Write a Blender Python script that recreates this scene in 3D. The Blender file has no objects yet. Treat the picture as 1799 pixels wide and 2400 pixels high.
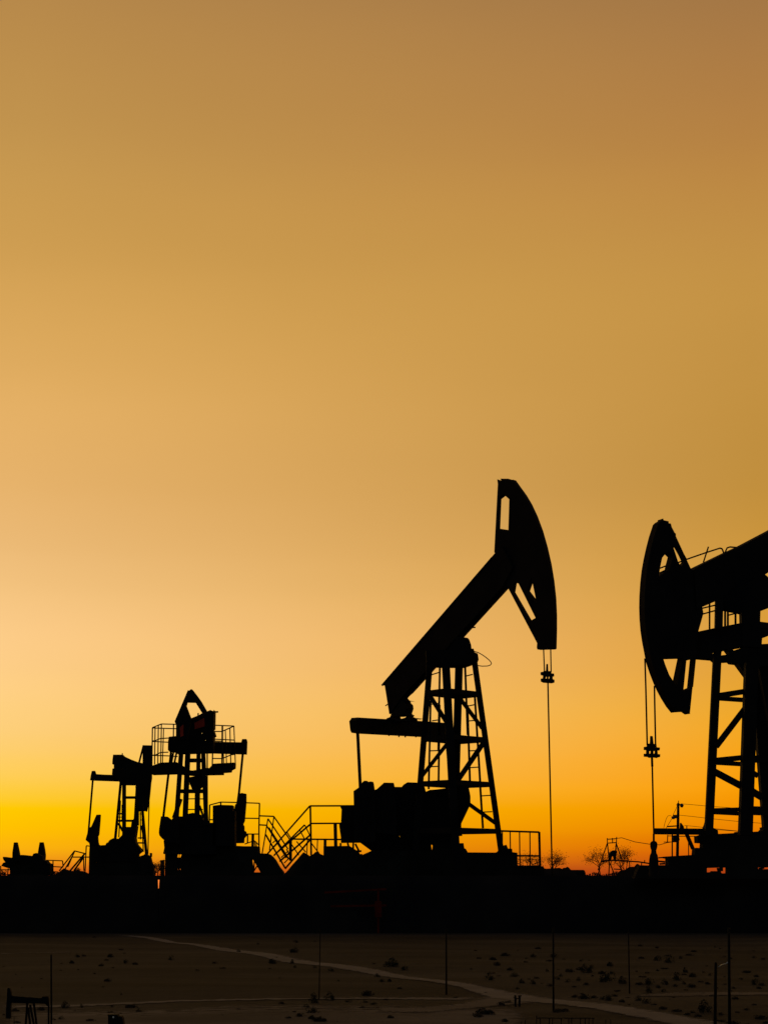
import bpy, math, random
from mathutils import Vector, geometry
random.seed(7)
sc = bpy.context.scene

# ------------------------------------------------------------------ camera
W, H, F = 1799.0, 2400.0, 4050.0          # photo frame and focal length, both in photo pixels
HOR = 2052.0                              # row of the eye level
EYE = 1.70                                # standing eye height above the flat
PITCH = math.atan((HOR - H / 2) / F)
cam_data = bpy.data.cameras.new('camera')
cam = bpy.data.objects.new('camera', cam_data)
sc.collection.objects.link(cam)
cam.location = (0, 0, EYE)
cam.rotation_euler = (math.pi / 2 + PITCH, 0, 0)
cam_data.sensor_fit = 'VERTICAL'
cam_data.sensor_height = 24.0
cam_data.lens = 24.0 * F / H
cam_data.clip_end = 20000
sc.camera = cam

# ------------------------------------------------------------------ world: sky after sunset
SKY_K = 0.25
SUN_AZ = math.radians(-9.0)               # the sun went down left of the middle (azimuth from +Y, to the right)
world = bpy.data.worlds.new('World')
sc.world = world
world.use_nodes = True
wt = world.node_tree
wn, wl = wt.nodes, wt.links
wn.clear()

def lin(c):
    return tuple(((v / 255) / 12.92 if v / 255 <= 0.04045 else ((v / 255 + 0.055) / 1.055) ** 2.4) for v in c)

def math_node(op, a, b=None, c=None, clamp=False):
    n = wn.new('ShaderNodeMath'); n.operation = op; n.use_clamp = clamp
    for i, v in enumerate((a, b, c)):
        if v is None: continue
        if isinstance(v, (int, float)): n.inputs[i].default_value = v
        else: wl.new(v, n.inputs[i])
    return n.outputs[0]

tc = wn.new('ShaderNodeTexCoord')
sep = wn.new('ShaderNodeSeparateXYZ'); wl.new(tc.outputs['Generated'], sep.inputs[0])
elev = math_node('ARCSINE', sep.outputs[2])
ELMAX = math.radians(36.0)
el_t = math_node('DIVIDE', elev, ELMAX, clamp=True)
az = math_node('ARCTAN2', sep.outputs[0], sep.outputs[1])

def el_ramp(stops):
    r = wn.new('ShaderNodeValToRGB'); cr = r.color_ramp; cr.interpolation = 'B_SPLINE' if False else 'EASE'
    cr.interpolation = 'CARDINAL'
    pts = [(math.radians(e) / ELMAX, lin(c)) for e, c in stops]
    while len(cr.elements) < len(pts): cr.elements.new(0.5)
    for el, (p, c) in zip(cr.elements, pts):
        el.position = p; el.color = (*c, 1)
    wl.new(el_t, r.inputs[0])
    return r.outputs[0]

# elevation in degrees above the horizon -> colour of the sky, towards the glow and away from it
SKY_L = [(0.0, (208, 88, 22)), (0.35, (236, 140, 24)), (0.75, (250, 174, 16)), (1.2, (254, 187, 6)), (2.0, (255, 200, 0)), (2.27, (254, 202, 32)), (3.0, (254, 205, 80)), (3.77, (254, 206, 104)), (4.5, (254, 207, 120)), (5.5, (255, 208, 129)),
         (6.5, (254, 206, 134)), (7.8, (252, 203, 135)), (9.1, (244, 195, 127)), (10.4, (237, 187, 119)), (12.4, (231, 179, 108)), (15.7, (225, 173, 98)), (19.6, (210, 160, 84)), (23.4, (197, 150, 79)), (28.4, (182, 136, 75)), (36, (156, 117, 71))]
SKY_R = [(0.0, (166, 58, 18)), (0.35, (190, 72, 12)), (0.75, (214, 90, 2)), (1.4, (233, 124, 0)), (2.6, (248, 152, 0)), (3.2, (248, 157, 4)), (3.9, (246, 162, 16)), (5.2, (238, 166, 36)),
         (6.5, (227, 160, 50)), (7.8, (220, 157, 56)), (9.1, (213, 155, 60)), (10.4, (206, 151, 61)), (12.4, (195, 144, 62)), (15.7, (195, 145, 66)), (19.6, (195, 145, 69)), (23.4, (183, 131, 67)), (28.4, (162, 118, 70)), (36, (138, 102, 66))]
rl, rr = el_ramp(SKY_L), el_ramp(SKY_R)
side = math_node('MULTIPLY_ADD', az, 1 / math.radians(25.0), 0.5, clamp=True)
mix = wn.new('ShaderNodeMix'); mix.data_type = 'RGBA'
wl.new(side, mix.inputs['Factor']); wl.new(rl, mix.inputs['A']); wl.new(rr, mix.inputs['B'])
# the glow dims with the angle away from the set sun and towards the zenith
cosd = math_node('COSINE', math_node('SUBTRACT', az, SUN_AZ))
dim = wn.new('ShaderNodeMapRange'); dim.interpolation_type = 'SMOOTHERSTEP'
wl.new(cosd, dim.inputs['Value'])
dim.inputs['From Min'].default_value = -0.6; dim.inputs['From Max'].default_value = 0.90
dim.inputs['To Min'].default_value = 0.0; dim.inputs['To Max'].default_value = 1.0
zen = wn.new('ShaderNodeMapRange'); zen.interpolation_type = 'SMOOTHSTEP'
wl.new(elev, zen.inputs['Value'])
zen.inputs['From Min'].default_value = math.radians(27); zen.inputs['From Max'].default_value = math.radians(80)
zen.inputs['To Min'].default_value = 1.0; zen.inputs['To Max'].default_value = 0.10
glow = math_node('MULTIPLY', dim.outputs[0], zen.outputs[0])
sky = wn.new('ShaderNodeTexSky'); sky.sky_type = 'NISHITA'; sky.sun_disc = False
sky.sun_elevation = math.radians(0.5); sky.sun_rotation = SUN_AZ
sky.dust_density = 4.0
skyd = wn.new('ShaderNodeVectorMath'); skyd.operation = 'SCALE'
wl.new(sky.outputs[0], skyd.inputs[0])
wl.new(math_node('MULTIPLY', math_node('SUBTRACT', 1.0, glow), SKY_K), skyd.inputs['Scale'])
# faint unevenness of thin high haze
nz = wn.new('ShaderNodeTexNoise'); nz.inputs['Scale'].default_value = 3.0; nz.inputs['Detail'].default_value = 4.0
mp = wn.new('ShaderNodeMapping'); mp.inputs['Scale'].default_value = (1.0, 1.0, 3.5)
wl.new(tc.outputs['Generated'], mp.inputs[0]); wl.new(mp.outputs[0], nz.inputs['Vector'])
hz = math_node('MULTIPLY_ADD', nz.outputs[0], 0.10, 0.95)
skyg = wn.new('ShaderNodeVectorMath'); skyg.operation = 'SCALE'
wl.new(mix.outputs['Result'], skyg.inputs[0]); wl.new(math_node('MULTIPLY', glow, hz), skyg.inputs['Scale'])
add = wn.new('ShaderNodeVectorMath'); add.operation = 'ADD'
wl.new(skyg.outputs[0], add.inputs[0]); wl.new(skyd.outputs[0], add.inputs[1])
bg = wn.new('ShaderNodeBackground'); bg.inputs['Strength'].default_value = 1.0
wl.new(add.outputs[0], bg.inputs[0])
wo = wn.new('ShaderNodeOutputWorld'); wl.new(bg.outputs[0], wo.inputs[0])

# the last light of the sun at the horizon
sl = bpy.data.lights.new('sun', 'SUN'); sl.energy = 0.03; sl.angle = math.radians(4.0); sl.color = (1.0, 0.45, 0.15)
so = bpy.data.objects.new('sun', sl); sc.collection.objects.link(so)
sdir = Vector((math.sin(SUN_AZ), math.cos(SUN_AZ), math.tan(math.radians(0.5))))
so.rotation_euler = sdir.to_track_quat('Z', 'Y').to_euler()

sc.view_settings.view_transform = 'Standard'
sc.view_settings.look = 'None'
sc.view_settings.exposure = 0.0
sc.view_settings.gamma = 1.0
sc.cycles.use_denoising = True
sc.cycles.max_bounces = 6

# ------------------------------------------------------------------ photo pixel -> place
CP, SP = math.cos(PITCH), math.sin(PITCH)

def ray(tx, ty):
    x, y = (tx - W / 2) / F, (H / 2 - ty) / F
    return Vector((x, CP - y * SP, SP + y * CP))

def at(tx, ty, d):
    """point seen at pixel (tx, ty) at d metres depth"""
    r = ray(tx, ty)
    return Vector((0, 0, EYE)) + r * (d / r.y)

def project(p):
    q = p - Vector((0, 0, EYE))
    z = q.y * CP + q.z * SP
    y = -q.y * SP + q.z * CP
    return Vector((W / 2 + F * q.x / z, H / 2 - F * y / z))

class Plane:
    """upright plane through the place seen at column tx0 at depth d, turned by yaw degrees (right side nearer if negative)"""
    def __init__(s, tx0, d, yaw=0.0):
        s.k = math.tan(math.radians(yaw)); s.x0 = at(tx0, HOR, d).x; s.d = d
        q = math.hypot(1, s.k)
        s.u = Vector((1 / q, s.k / q, 0)); s.n = Vector((-s.k / q, 1 / q, 0))
    def hit(s, tx, ty, off=0.0):
        r = ray(tx, ty)
        a = s.d - s.k * s.x0 + off * math.hypot(1, s.k)
        t = a / (r.y - s.k * r.x)
        return Vector((0, 0, EYE)) + r * t
    def moved(s, off):
        p = Plane.__new__(Plane); p.k, p.u, p.n, p.x0 = s.k, s.u, s.n, s.x0
        p.d = s.d + off * math.hypot(1, s.k)
        return p

def ground(tx, ty, z=0.0):
    r = ray(tx, ty)
    t = (z - EYE) / r.z
    return Vector((0, 0, EYE)) + r * t

def zoom(x0, y0, w, out):
    """coordinates read off an enlargement of the photo"""
    k = w / out
    def f(*pts):
        return [(x0 + a * k, y0 + b * k) for a, b in pts]
    f.k = k
    return f

Z1 = zoom(780, 1080, 600, 1658); Z2 = zoom(780, 1580, 600, 1658); Z3 = zoom(1380, 1180, 419, 1545); Z4 = zoom(1380, 1680, 419, 1658)
Z6 = zoom(0, 1880, 300, 1658); Z7 = zoom(0, 2150, 900, 1658); Z8 = zoom(900, 2150, 899, 1658)
Zc = zoom(880, 1540, 280, 1658); Zd = zoom(820, 1780, 300, 1658); Zs = zoom(570, 1860, 300, 1658)
Zr = zoom(1640, 1700, 159, 879); Ze = zoom(1160, 1930, 260, 1658); Zf = zoom(1380, 1900, 260, 1658)
Za = zoom(340, 1580, 260, 1658); Zb = zoom(370, 1820, 270, 1658); Zl = zoom(180, 1720, 220, 1352)
Zp = zoom(0, 2170, 330, 1658); Zq = zoom(1100, 2170, 350, 1658); Zt = zoom(1450, 2170, 349, 1658); Zu = zoom(600, 2170, 350, 1658)

# ------------------------------------------------------------------ materials
def material(name, c1, c2, scale, rough=0.7, bump=0.3, metallic=0.0, spec=0.3, stretch=(1, 1, 1), detail=6.0, lo=0.35, hi=0.65, bscale=None, patch=None, ragged=False):
    m = bpy.data.materials.new(name); m.use_nodes = True
    nt = m.node_tree; N, L = nt.nodes, nt.links
    b = N['Principled BSDF']
    b.inputs['Roughness'].default_value = rough; b.inputs['Metallic'].default_value = metallic
    b.inputs['Specular IOR Level'].default_value = spec
    g = N.new('ShaderNodeNewGeometry')
    mp = N.new('ShaderNodeMapping'); mp.inputs['Scale'].default_value = stretch
    L.new(g.outputs['Position'], mp.inputs[0])
    t = N.new('ShaderNodeTexNoise'); t.inputs['Scale'].default_value = scale; t.inputs['Detail'].default_value = detail
    L.new(mp.outputs[0], t.inputs['Vector'])
    r = N.new('ShaderNodeValToRGB')
    r.color_ramp.elements[0].position = lo; r.color_ramp.elements[0].color = (*c1, 1)
    r.color_ramp.elements[1].position = hi; r.color_ramp.elements[1].color = (*c2, 1)
    L.new(t.outputs[0], r.inputs[0]); L.new(r.outputs[0], b.inputs['Base Color'])
    if patch:                              # larger stains of a darker soil
        t3 = N.new('ShaderNodeTexNoise'); t3.inputs['Scale'].default_value = patch[0]; t3.inputs['Detail'].default_value = 7; t3.inputs['Roughness'].default_value = 0.7
        mp3 = N.new('ShaderNodeMapping'); mp3.inputs['Scale'].default_value = patch[1]
        L.new(g.outputs['Position'], mp3.inputs[0]); L.new(mp3.outputs[0], t3.inputs['Vector'])
        mr = N.new('ShaderNodeMapRange'); mr.inputs['From Min'].default_value = 0.40; mr.inputs['From Max'].default_value = 0.60
        mr.inputs['To Min'].default_value = patch[2]; mr.inputs['To Max'].default_value = 1.12
        L.new(t3.outputs[0], mr.inputs['Value'])
        vm = N.new('ShaderNodeVectorMath'); vm.operation = 'SCALE'
        L.new(r.outputs[0], vm.inputs[0]); L.new(mr.outputs[0], vm.inputs['Scale']); L.new(vm.outputs[0], b.inputs['Base Color'])
    if ragged:                             # the sheet thins out towards its borders
        at_ = N.new('ShaderNodeAttribute'); at_.attribute_name = 'border'
        t4 = N.new('ShaderNodeTexNoise'); t4.inputs['Scale'].default_value = 9.0; t4.inputs['Detail'].default_value = 7
        L.new(mp.outputs[0], t4.inputs['Vector'])
        m1 = N.new('ShaderNodeMath'); m1.operation = 'MULTIPLY_ADD'; m1.inputs[1].default_value = 1.6; m1.inputs[2].default_value = -1.0
        L.new(t4.outputs[0], m1.inputs[0])
        m2_ = N.new('ShaderNodeMath'); m2_.operation = 'ADD'; L.new(m1.outputs[0], m2_.inputs[0]); L.new(at_.outputs['Fac'], m2_.inputs[1])
        mr4 = N.new('ShaderNodeMapRange'); mr4.interpolation_type = 'SMOOTHSTEP'; mr4.inputs['From Min'].default_value = 0.0; mr4.inputs['From Max'].default_value = 0.55
        L.new(m2_.outputs[0], mr4.inputs['Value']); L.new(mr4.outputs[0], b.inputs['Alpha'])
    if bump:
        t2 = N.new('ShaderNodeTexNoise'); t2.inputs['Scale'].default_value = bscale or scale * 5; t2.inputs['Detail'].default_value = 6
        L.new(g.outputs['Position'], t2.inputs['Vector'])
        bp = N.new('ShaderNodeBump'); bp.inputs['Strength'].default_value = bump; bp.inputs['Distance'].default_value = 0.03
        L.new(t2.outputs[0], bp.inputs['Height']); L.new(bp.outputs[0], b.inputs['Normal'])
    return m

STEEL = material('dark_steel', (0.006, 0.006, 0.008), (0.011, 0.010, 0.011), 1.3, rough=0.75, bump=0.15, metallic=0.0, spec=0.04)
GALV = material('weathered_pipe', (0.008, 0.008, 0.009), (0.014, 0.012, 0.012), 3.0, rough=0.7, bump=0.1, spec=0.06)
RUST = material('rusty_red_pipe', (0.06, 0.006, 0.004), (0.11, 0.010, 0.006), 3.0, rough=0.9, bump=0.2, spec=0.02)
RED = material('red_paint', (0.34, 0.022, 0.012), (0.46, 0.035, 0.018), 2.0, rough=0.6, bump=0.1, spec=0.2)
CABLE = material('wire_rope', (0.007, 0.007, 0.007), (0.012, 0.012, 0.012), 20.0, rough=0.7, bump=0, spec=0.05)
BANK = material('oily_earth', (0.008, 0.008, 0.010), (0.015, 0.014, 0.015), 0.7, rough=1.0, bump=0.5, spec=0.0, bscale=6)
SOIL = material('desert_soil', (0.022, 0.0185, 0.015), (0.044, 0.037, 0.031), 0.30, rough=0.95, bump=0.6, spec=0.05, stretch=(0.22, 1.0, 1.0), detail=9, bscale=7, lo=0.30, hi=0.70, patch=(0.55, (0.35, 1.0, 1.0), 0.62))
SAND = material('pale_sand', (0.072, 0.060, 0.051), (0.112, 0.094, 0.080), 0.8, rough=0.95, bump=0.4, spec=0.05, stretch=(0.4, 1, 1), bscale=9, ragged=True, patch=(0.9, (0.4, 1, 1), 0.72))
TRACK = material('packed_track', (0.100, 0.088, 0.080), (0.145, 0.126, 0.114), 1.2, rough=0.9, bump=0.3, spec=0.08, stretch=(0.4, 1, 1), bscale=12, ragged=True)
SCRUB = material('scrub_leaves', (0.008, 0.010, 0.007), (0.017, 0.019, 0.012), 6.0, rough=0.8, bump=0, spec=0.1)
SCRUB2 = material('dry_scrub', (0.016, 0.012, 0.009), (0.031, 0.024, 0.018), 6.0, rough=0.85, bump=0, spec=0.1)
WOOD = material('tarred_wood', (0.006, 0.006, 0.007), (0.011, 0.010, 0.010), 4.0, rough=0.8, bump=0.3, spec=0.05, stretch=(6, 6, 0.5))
BARK = material('bare_bark', (0.045, 0.020, 0.012), (0.075, 0.034, 0.020), 8.0, rough=0.9, bump=0, spec=0.1)  # redness put in for backlight glowing through thin twigs
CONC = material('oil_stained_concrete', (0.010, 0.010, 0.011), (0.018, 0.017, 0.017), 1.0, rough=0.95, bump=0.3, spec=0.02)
PORC = material('insulator_glaze', (0.03, 0.02, 0.016), (0.05, 0.03, 0.022), 3.0, rough=0.3, bump=0, spec=0.5)
WHITE = material('white_cable', (0.55, 0.52, 0.48), (0.7, 0.66, 0.6), 10.0, rough=0.5, bump=0, spec=0.4)
GLINT = bpy.data.materials.new('glowing_glint'); GLINT.use_nodes = True  # glow put in for an orange sky glint, not a lamp
_b = GLINT.node_tree.nodes['Principled BSDF']
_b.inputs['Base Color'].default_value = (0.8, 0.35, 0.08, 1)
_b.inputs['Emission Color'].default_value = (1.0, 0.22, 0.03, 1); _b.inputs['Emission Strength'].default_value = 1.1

# ------------------------------------------------------------------ objects
COL = sc.collection

def thing(name, label, cat, loc, group=None):
    o = bpy.data.objects.new(name, None); COL.objects.link(o)
    o.empty_display_size = 0.2
    o.location = loc; o['label'] = label; o['category'] = cat
    if group: o['group'] = group
    return o

def base_of(o):
    v = Vector((0, 0, 0))
    while o is not None:
        v = v + Vector(o.location); o = o.parent
    return v

def link(name, verts, faces, mat, parent=None, smooth=False, **props):
    off = base_of(parent)
    me = bpy.data.meshes.new(name)
    me.from_pydata([Vector(v) - off for v in verts], [], faces)
    me.validate(); me.update()
    me.materials.append(mat)
    if smooth:
        for p in me.polygons: p.use_smooth = True
    o = bpy.data.objects.new(name, me); COL.objects.link(o)
    o.parent = parent
    for k, v in props.items(): o[k] = v
    return o

def link_thing(name, label, cat, verts, faces, mat, group=None, smooth=False):
    c = sum((Vector(v) for v in verts), Vector()) / len(verts)
    z = min(v[2] for v in verts)
    off = Vector((c.x, c.y, z))
    o = link(name, [Vector(v) - off for v in verts], faces, mat, None, smooth)
    o.location = off; o['label'] = label; o['category'] = cat
    if group: o['group'] = group
    return o

def area2(p):
    return sum(p[i - 1][0] * p[i][1] - p[i][0] * p[i - 1][1] for i in range(len(p)))

def fit_side(poly, s, is_hole):
    """draw the outline in by half the screen run of the thickness, so that the solid as a whole has the outline"""
    if s.length < 0.4: return poly
    sh = s.normalized()
    sg = 1 if area2(poly) > 0 else -1
    if is_hole: sg = -sg
    out = []
    n = len(poly)
    for i in range(n):
        a, b, c = Vector(poly[i - 1]), Vector(poly[i]), Vector(poly[(i + 1) % n])
        m = Vector((0.0, 0.0))
        for p, q in ((a, b), (b, c)):
            e = q - p
            if e.length > 1e-6:
                m += Vector((e.y, -e.x)).normalized() * sg
        if m.length > 1e-6: m.normalize()
        d = m.dot(sh)
        w = max(-1, min(1, d * 2.5))
        out.append(tuple(b - sh * (w * s.length / 2)))
    return out

def slab(name, poly, plane, t, mat, parent=None, holes=(), off=0.0, fit=True, **props):
    """solid of thickness t whose outline, seen from the photo's place, is poly"""
    pl = plane.moved(off) if off else plane
    cx = sum(p[0] for p in poly) / len(poly); cy = sum(p[1] for p in poly) / len(poly)
    c = pl.hit(cx, cy)
    s = project(c + pl.n * (t / 2)) - project(c - pl.n * (t / 2))
    loops = [poly] + list(holes)
    if fit:
        loops = [fit_side(l, s, i > 0) for i, l in enumerate(loops)]
    P2d, E2 = [], []
    for l in loops:
        i0 = len(P2d); P2d += [Vector(p) for p in l]
        E2 += [(i0 + i, i0 + (i + 1) % len(l)) for i in range(len(l))]
    ov, oe, of, m1, m2, m3 = geometry.delaunay_2d_cdt(P2d, E2, [], 0, 1e-4)
    def inside(c):
        odd = False
        for l in loops:
            for i in range(len(l)):
                (x1, y1), (x2, y2) = l[i - 1], l[i]
                if (y1 > c[1]) != (y2 > c[1]) and c[0] < (x2 - x1) * (c[1] - y1) / (y2 - y1) + x1: odd = not odd
        return odd
    tris = []
    for f in of:
        c = sum((ov[i] for i in f), Vector((0, 0))) / len(f)
        if inside(c): tris.append(tuple(f))
    pts = [pl.hit(*p) for p in ov]
    n = len(pts)
    verts = [p - pl.n * (t / 2) for p in pts] + [p + pl.n * (t / 2) for p in pts]
    faces = list(tris) + [tuple(n + i for i in reversed(f)) for f in tris]
    cnt = {}
    for f in tris:
        for i in range(len(f)):
            k_ = (f[i - 1], f[i]); cnt[k_] = cnt.get(k_, 0) + 1
    for (a, b) in cnt:
        if (b, a) not in cnt: faces.append((b, a, n + a, n + b))
    return link(name, verts, faces, mat, parent, **props)

def box_between(a, b, w, d, ref=Vector((0, 1, 0))):
    """verts and faces of a bar from a to b, w across the view and d along it"""
    ax = (b - a).normalized()
    s = ax.cross(ref)
    if s.length < 1e-4: s = ax.cross(Vector((1, 0, 0)))
    s.normalize(); u = s.cross(ax).normalized()
    v = []
    for p in (a, b):
        for i, j in ((-1, -1), (1, -1), (1, 1), (-1, 1)):
            v.append(p + s * (i * w / 2) + u * (j * d / 2))
    f = [(3, 2, 1, 0), (4, 5, 6, 7), (0, 1, 5, 4), (1, 2, 6, 5), (2, 3, 7, 6), (3, 0, 4, 7)]
    return v, f

def bar3(name, a, b, w, mat, parent, d=None):
    v, f = box_between(a, b, w, d or w)
    return link(name, v, f, mat, parent)

def merge(parts):
    V, Fc = [], []
    for v, f in parts:
        n = len(V); V += v; Fc += [tuple(n + i for i in q) for q in f]
    return V, Fc

def mpp(d): return d / F                   # metres per photo pixel at depth d

def bar(name, p, q, plane, wpx, mat, parent, off=0.0, d=None, offb=None):
    a = plane.hit(*p, off); b = plane.hit(*q, off if offb is None else offb)
    w = wpx * (1.22 if mat is GALV else 1.0) * mpp((a.y + b.y) / 2)
    return bar3(name, a, b, w, mat, parent, d)

def tube(pts, r, sides=6, cap=True):
    V, Fc = [], []
    for i, p in enumerate(pts):
        p = Vector(p)
        a = Vector(pts[max(i - 1, 0)]); b = Vector(pts[min(i + 1, len(pts) - 1)])
        ax = (b - a).normalized()
        s = ax.cross(Vector((0, 1, 0)))
        if s.length < 1e-3: s = ax.cross(Vector((1, 0, 0)))
        s.normalize(); u = s.cross(ax)
        rr_ = r[i] if isinstance(r, (list, tuple)) else r
        for j in range(sides):
            an = 2 * math.pi * j / sides
            V.append(p + (s * math.cos(an) + u * math.sin(an)) * rr_)
    for i in range(len(pts) - 1):
        for j in range(sides):
            a = i * sides + j; b = i * sides + (j + 1) % sides
            Fc.append((a, b, b + sides, a + sides))
    if cap:
        Fc.append(tuple(reversed(range(sides)))); n = (len(pts) - 1) * sides
        Fc.append(tuple(range(n, n + sides)))
    return V, Fc

def rope(name, px, plane, wpx, mat, parent, off=0.0, sides=6):
    pts = [plane.hit(*p, off) for p in px]
    v, f = tube(pts, wpx * mpp(pts[0].y) / 2, sides)
    return link(name, v, f, mat, parent, smooth=True)

def runs(name, lines, plane, wpx, mat, parent, off=0.0):
    """each polyline's straight runs are bars of their own"""
    for l in lines:
        for p, q in zip(l[:-1], l[1:]):
            bar(name, p, q, plane, wpx, mat, parent, off)

def bolts(parent, pxs, plane, rpx, mat=STEEL, off=0.0, d=0.14):
    for p in pxs:
        c = plane.hit(*p, off)
        r = rpx * mpp(c.y)
        v, f = tube([c - plane.n * d / 2, c + plane.n * d / 2], r, 6)
        link('bolt', v, f, mat, parent)

# ================================================================== SETTING
def grid(name, x0, x1, y0, y1, nx, ny, zf, mat, **props):
    V = [(x0 + (x1 - x0) * i / nx, y0 + (y1 - y0) * j / ny, 0) for j in range(ny + 1) for i in range(nx + 1)]
    V = [(x, y, zf(x, y)) for x, y, _ in V]
    Fc = [(j * (nx + 1) + i, j * (nx + 1) + i + 1, (j + 1) * (nx + 1) + i + 1, (j + 1) * (nx + 1) + i) for j in range(ny) for i in range(nx)]
    return link(name, V, Fc, mat, None, True, kind='structure', **props)

FOOT = ground(W / 2, 2187).y               # the flat ends at the foot of the bank
TOP = EYE - 0.006                           # top of the bank: the level the wells stand on

def flat_z(x, y):
    k = min(1.0, max(0.0, (FOOT - 1.0 - y) / 6))
    return k * 0.018 * (math.sin(x * 0.9 + y * 0.37) + math.sin(x * 0.31 - y * 1.1 + 1.3))
grid('ground', -60, 60, -30, FOOT + 1.2, 160, 120, flat_z, SOIL)

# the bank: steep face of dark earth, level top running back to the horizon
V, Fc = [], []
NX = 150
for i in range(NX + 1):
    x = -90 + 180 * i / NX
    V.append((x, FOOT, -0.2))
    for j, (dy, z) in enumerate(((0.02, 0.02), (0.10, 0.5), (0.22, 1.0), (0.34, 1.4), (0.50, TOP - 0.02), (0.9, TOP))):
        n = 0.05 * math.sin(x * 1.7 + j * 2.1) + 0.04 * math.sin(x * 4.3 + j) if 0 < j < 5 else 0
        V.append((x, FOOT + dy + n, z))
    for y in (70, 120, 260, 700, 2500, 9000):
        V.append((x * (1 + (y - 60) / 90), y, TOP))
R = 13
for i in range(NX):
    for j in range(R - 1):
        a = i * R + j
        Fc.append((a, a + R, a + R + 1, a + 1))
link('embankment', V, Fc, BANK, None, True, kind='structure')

def sheet(name, pts_px, mat, lift, label=None):
    pts = [ground(*p) for p in pts_px]
    V = [(p.x, min(p.y, FOOT - 0.01), flat_z(p.x, p.y) + lift) for p in pts]
    tri = geometry.tessellate_polygon([[Vector((v[0], v[1], 0)) for v in V]])
    return link(name, V, [tuple(t) for t in tri], mat, None, kind='structure')

def densify(pts, step=16, jit=0.0):
    out = []
    for a, b in zip(pts[:-1], pts[1:]):
        n = max(1, int(math.hypot(b[0] - a[0], b[1] - a[1]) / step))
        for i in range(n):
            t = i / n
            out.append((a[0] + (b[0] - a[0]) * t, a[1] + (b[1] - a[1]) * t + random.uniform(-jit, jit)))
    out.append(pts[-1])
    return out

def ribbon(name, top, bot, mat, lift, jit=0.8):
    """strip between an upper and a lower edge, draped on the flat"""
    n = 90
    def samp(l, t):
        L = [0]
        for a, b in zip(l[:-1], l[1:]): L.append(L[-1] + math.hypot(b[0] - a[0], b[1] - a[1]))
        s = t * L[-1]
        for i in range(len(l) - 1):
            if s <= L[i + 1] or i == len(l) - 2:
                k = (s - L[i]) / max(1e-6, L[i + 1] - L[i]); a, b = l[i], l[i + 1]
                return (a[0] + (b[0] - a[0]) * k, a[1] + (b[1] - a[1]) * k)
    V, Fc, E_ = [], [], []
    KS = (-0.12, 0.0, 0.12, 0.3, 0.5, 0.7, 0.88, 1.0, 1.12)
    for i in range(n + 1):
        a, b = samp(top, i / n), samp(bot, i / n)
        ja, jb = random.uniform(-jit, jit), random.uniform(-jit, jit)
        for k in KS:
            p = ground(a[0] + (b[0] - a[0]) * k, a[1] + ja * (1 - k) + (b[1] + jb * k - a[1]) * k)
            y = min(p.y, FOOT - 0.005)
            V.append((p.x, y, flat_z(p.x, y) + lift))
            e = max(0.0, min(1.0, (0.62 - abs(k - 0.5)) * 2.6))
            E_.append(min(e, i / 6, (n - i) / 6))
    m = len(KS)
    for i in range(n):
        for k in range(m - 1):
            a = i * m + k
            Fc.append((a + 1, a + 1 + m, a + m, a))
    o = link(name, V, Fc, mat, None, True, kind='structure')
    at_ = o.data.attributes.new('border', 'FLOAT', 'POINT')
    at_.data.foreach_set('value', E_)
    return o

# pale sand along the near edge, the track that crosses the flat, and two worn lines
ribbon('sand_flat', Z7((-40, 395), (300, 388), (600, 392), (900, 384), (1250, 384), (1658, 392)) + Z8((120, 398), (420, 385), (560, 392), (640, 440)),
       Z7((-40, 560), (1658, 560)) + Z8((420, 560), (700, 560)), SAND, 0.006, jit=2.5)
ribbon('dirt_track', Z7((430, 68), (640, 85), (780, 107), (900, 124), (1060, 141), (1200, 164), (1400, 194), (1658, 232)) +
       Z8((250, 272), (480, 308), (730, 345), (950, 375), (1150, 405), (1350, 432), (1720, 490)),
       Z7((470, 76), (620, 93), (760, 113), (880, 131), (1040, 156), (1200, 185), (1400, 215), (1658, 250)) +
       Z8((180, 277), (330, 304), (480, 345), (730, 375), (900, 400), (1150, 440), (1300, 466), (1600, 520)), TRACK, 0.012, jit=0.5)
ribbon('worn_path', Z7((-20, 374), (230, 370), (800, 357), (1330, 350), (1658, 343)) + Z8((160, 340), (420, 338)),
       Z7((-20, 384), (230, 379), (800, 363), (1330, 356), (1658, 351)) + Z8((160, 350), (420, 352)), TRACK, 0.009, jit=1.0)
ribbon('sandy_bend', Z8((-40, 402), (150, 400), (330, 372), (440, 330), (560, 318)), Z8((-40, 425), (200, 425), (430, 395), (620, 372), (720, 352)), SAND, 0.010, jit=1.5)
ribbon('faint_track', Z8((1080, 334), (1250, 326), (1700, 322)), Z8((1080, 340), (1250, 346), (1700, 344)), SAND, 0.008, jit=0.8)
ribbon('pale_streak', Zp((-20, 328), (300, 322), (860, 304)), Zp((-20, 340), (300, 330), (860, 318)), SAND, 0.008, jit=0.6)

# ================================================================== WORKING PUMP JACK, MIDDLE
def tower(parent, plane, legs, levels, leg_w, ring_w, mat=STEEL):
    """legs: dict name -> (top px, bottom px, depth offset); levels: heights (rows at leg 'ref')"""
    L3 = {}
    for k, (p, q, dd) in legs.items():
        a, b = at(*p, plane.d + dd * 0.55), at(*q, plane.d + dd)
        L3[k] = (a, b)
        w = leg_w[k] * mpp(plane.d)
        bar3('leg', a, b, w, mat, parent, w)
    def on(k, z):
        a, b = L3[k]; t = (z - a.z) / (b.z - a.z); return a + (b - a) * t
    return on

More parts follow.
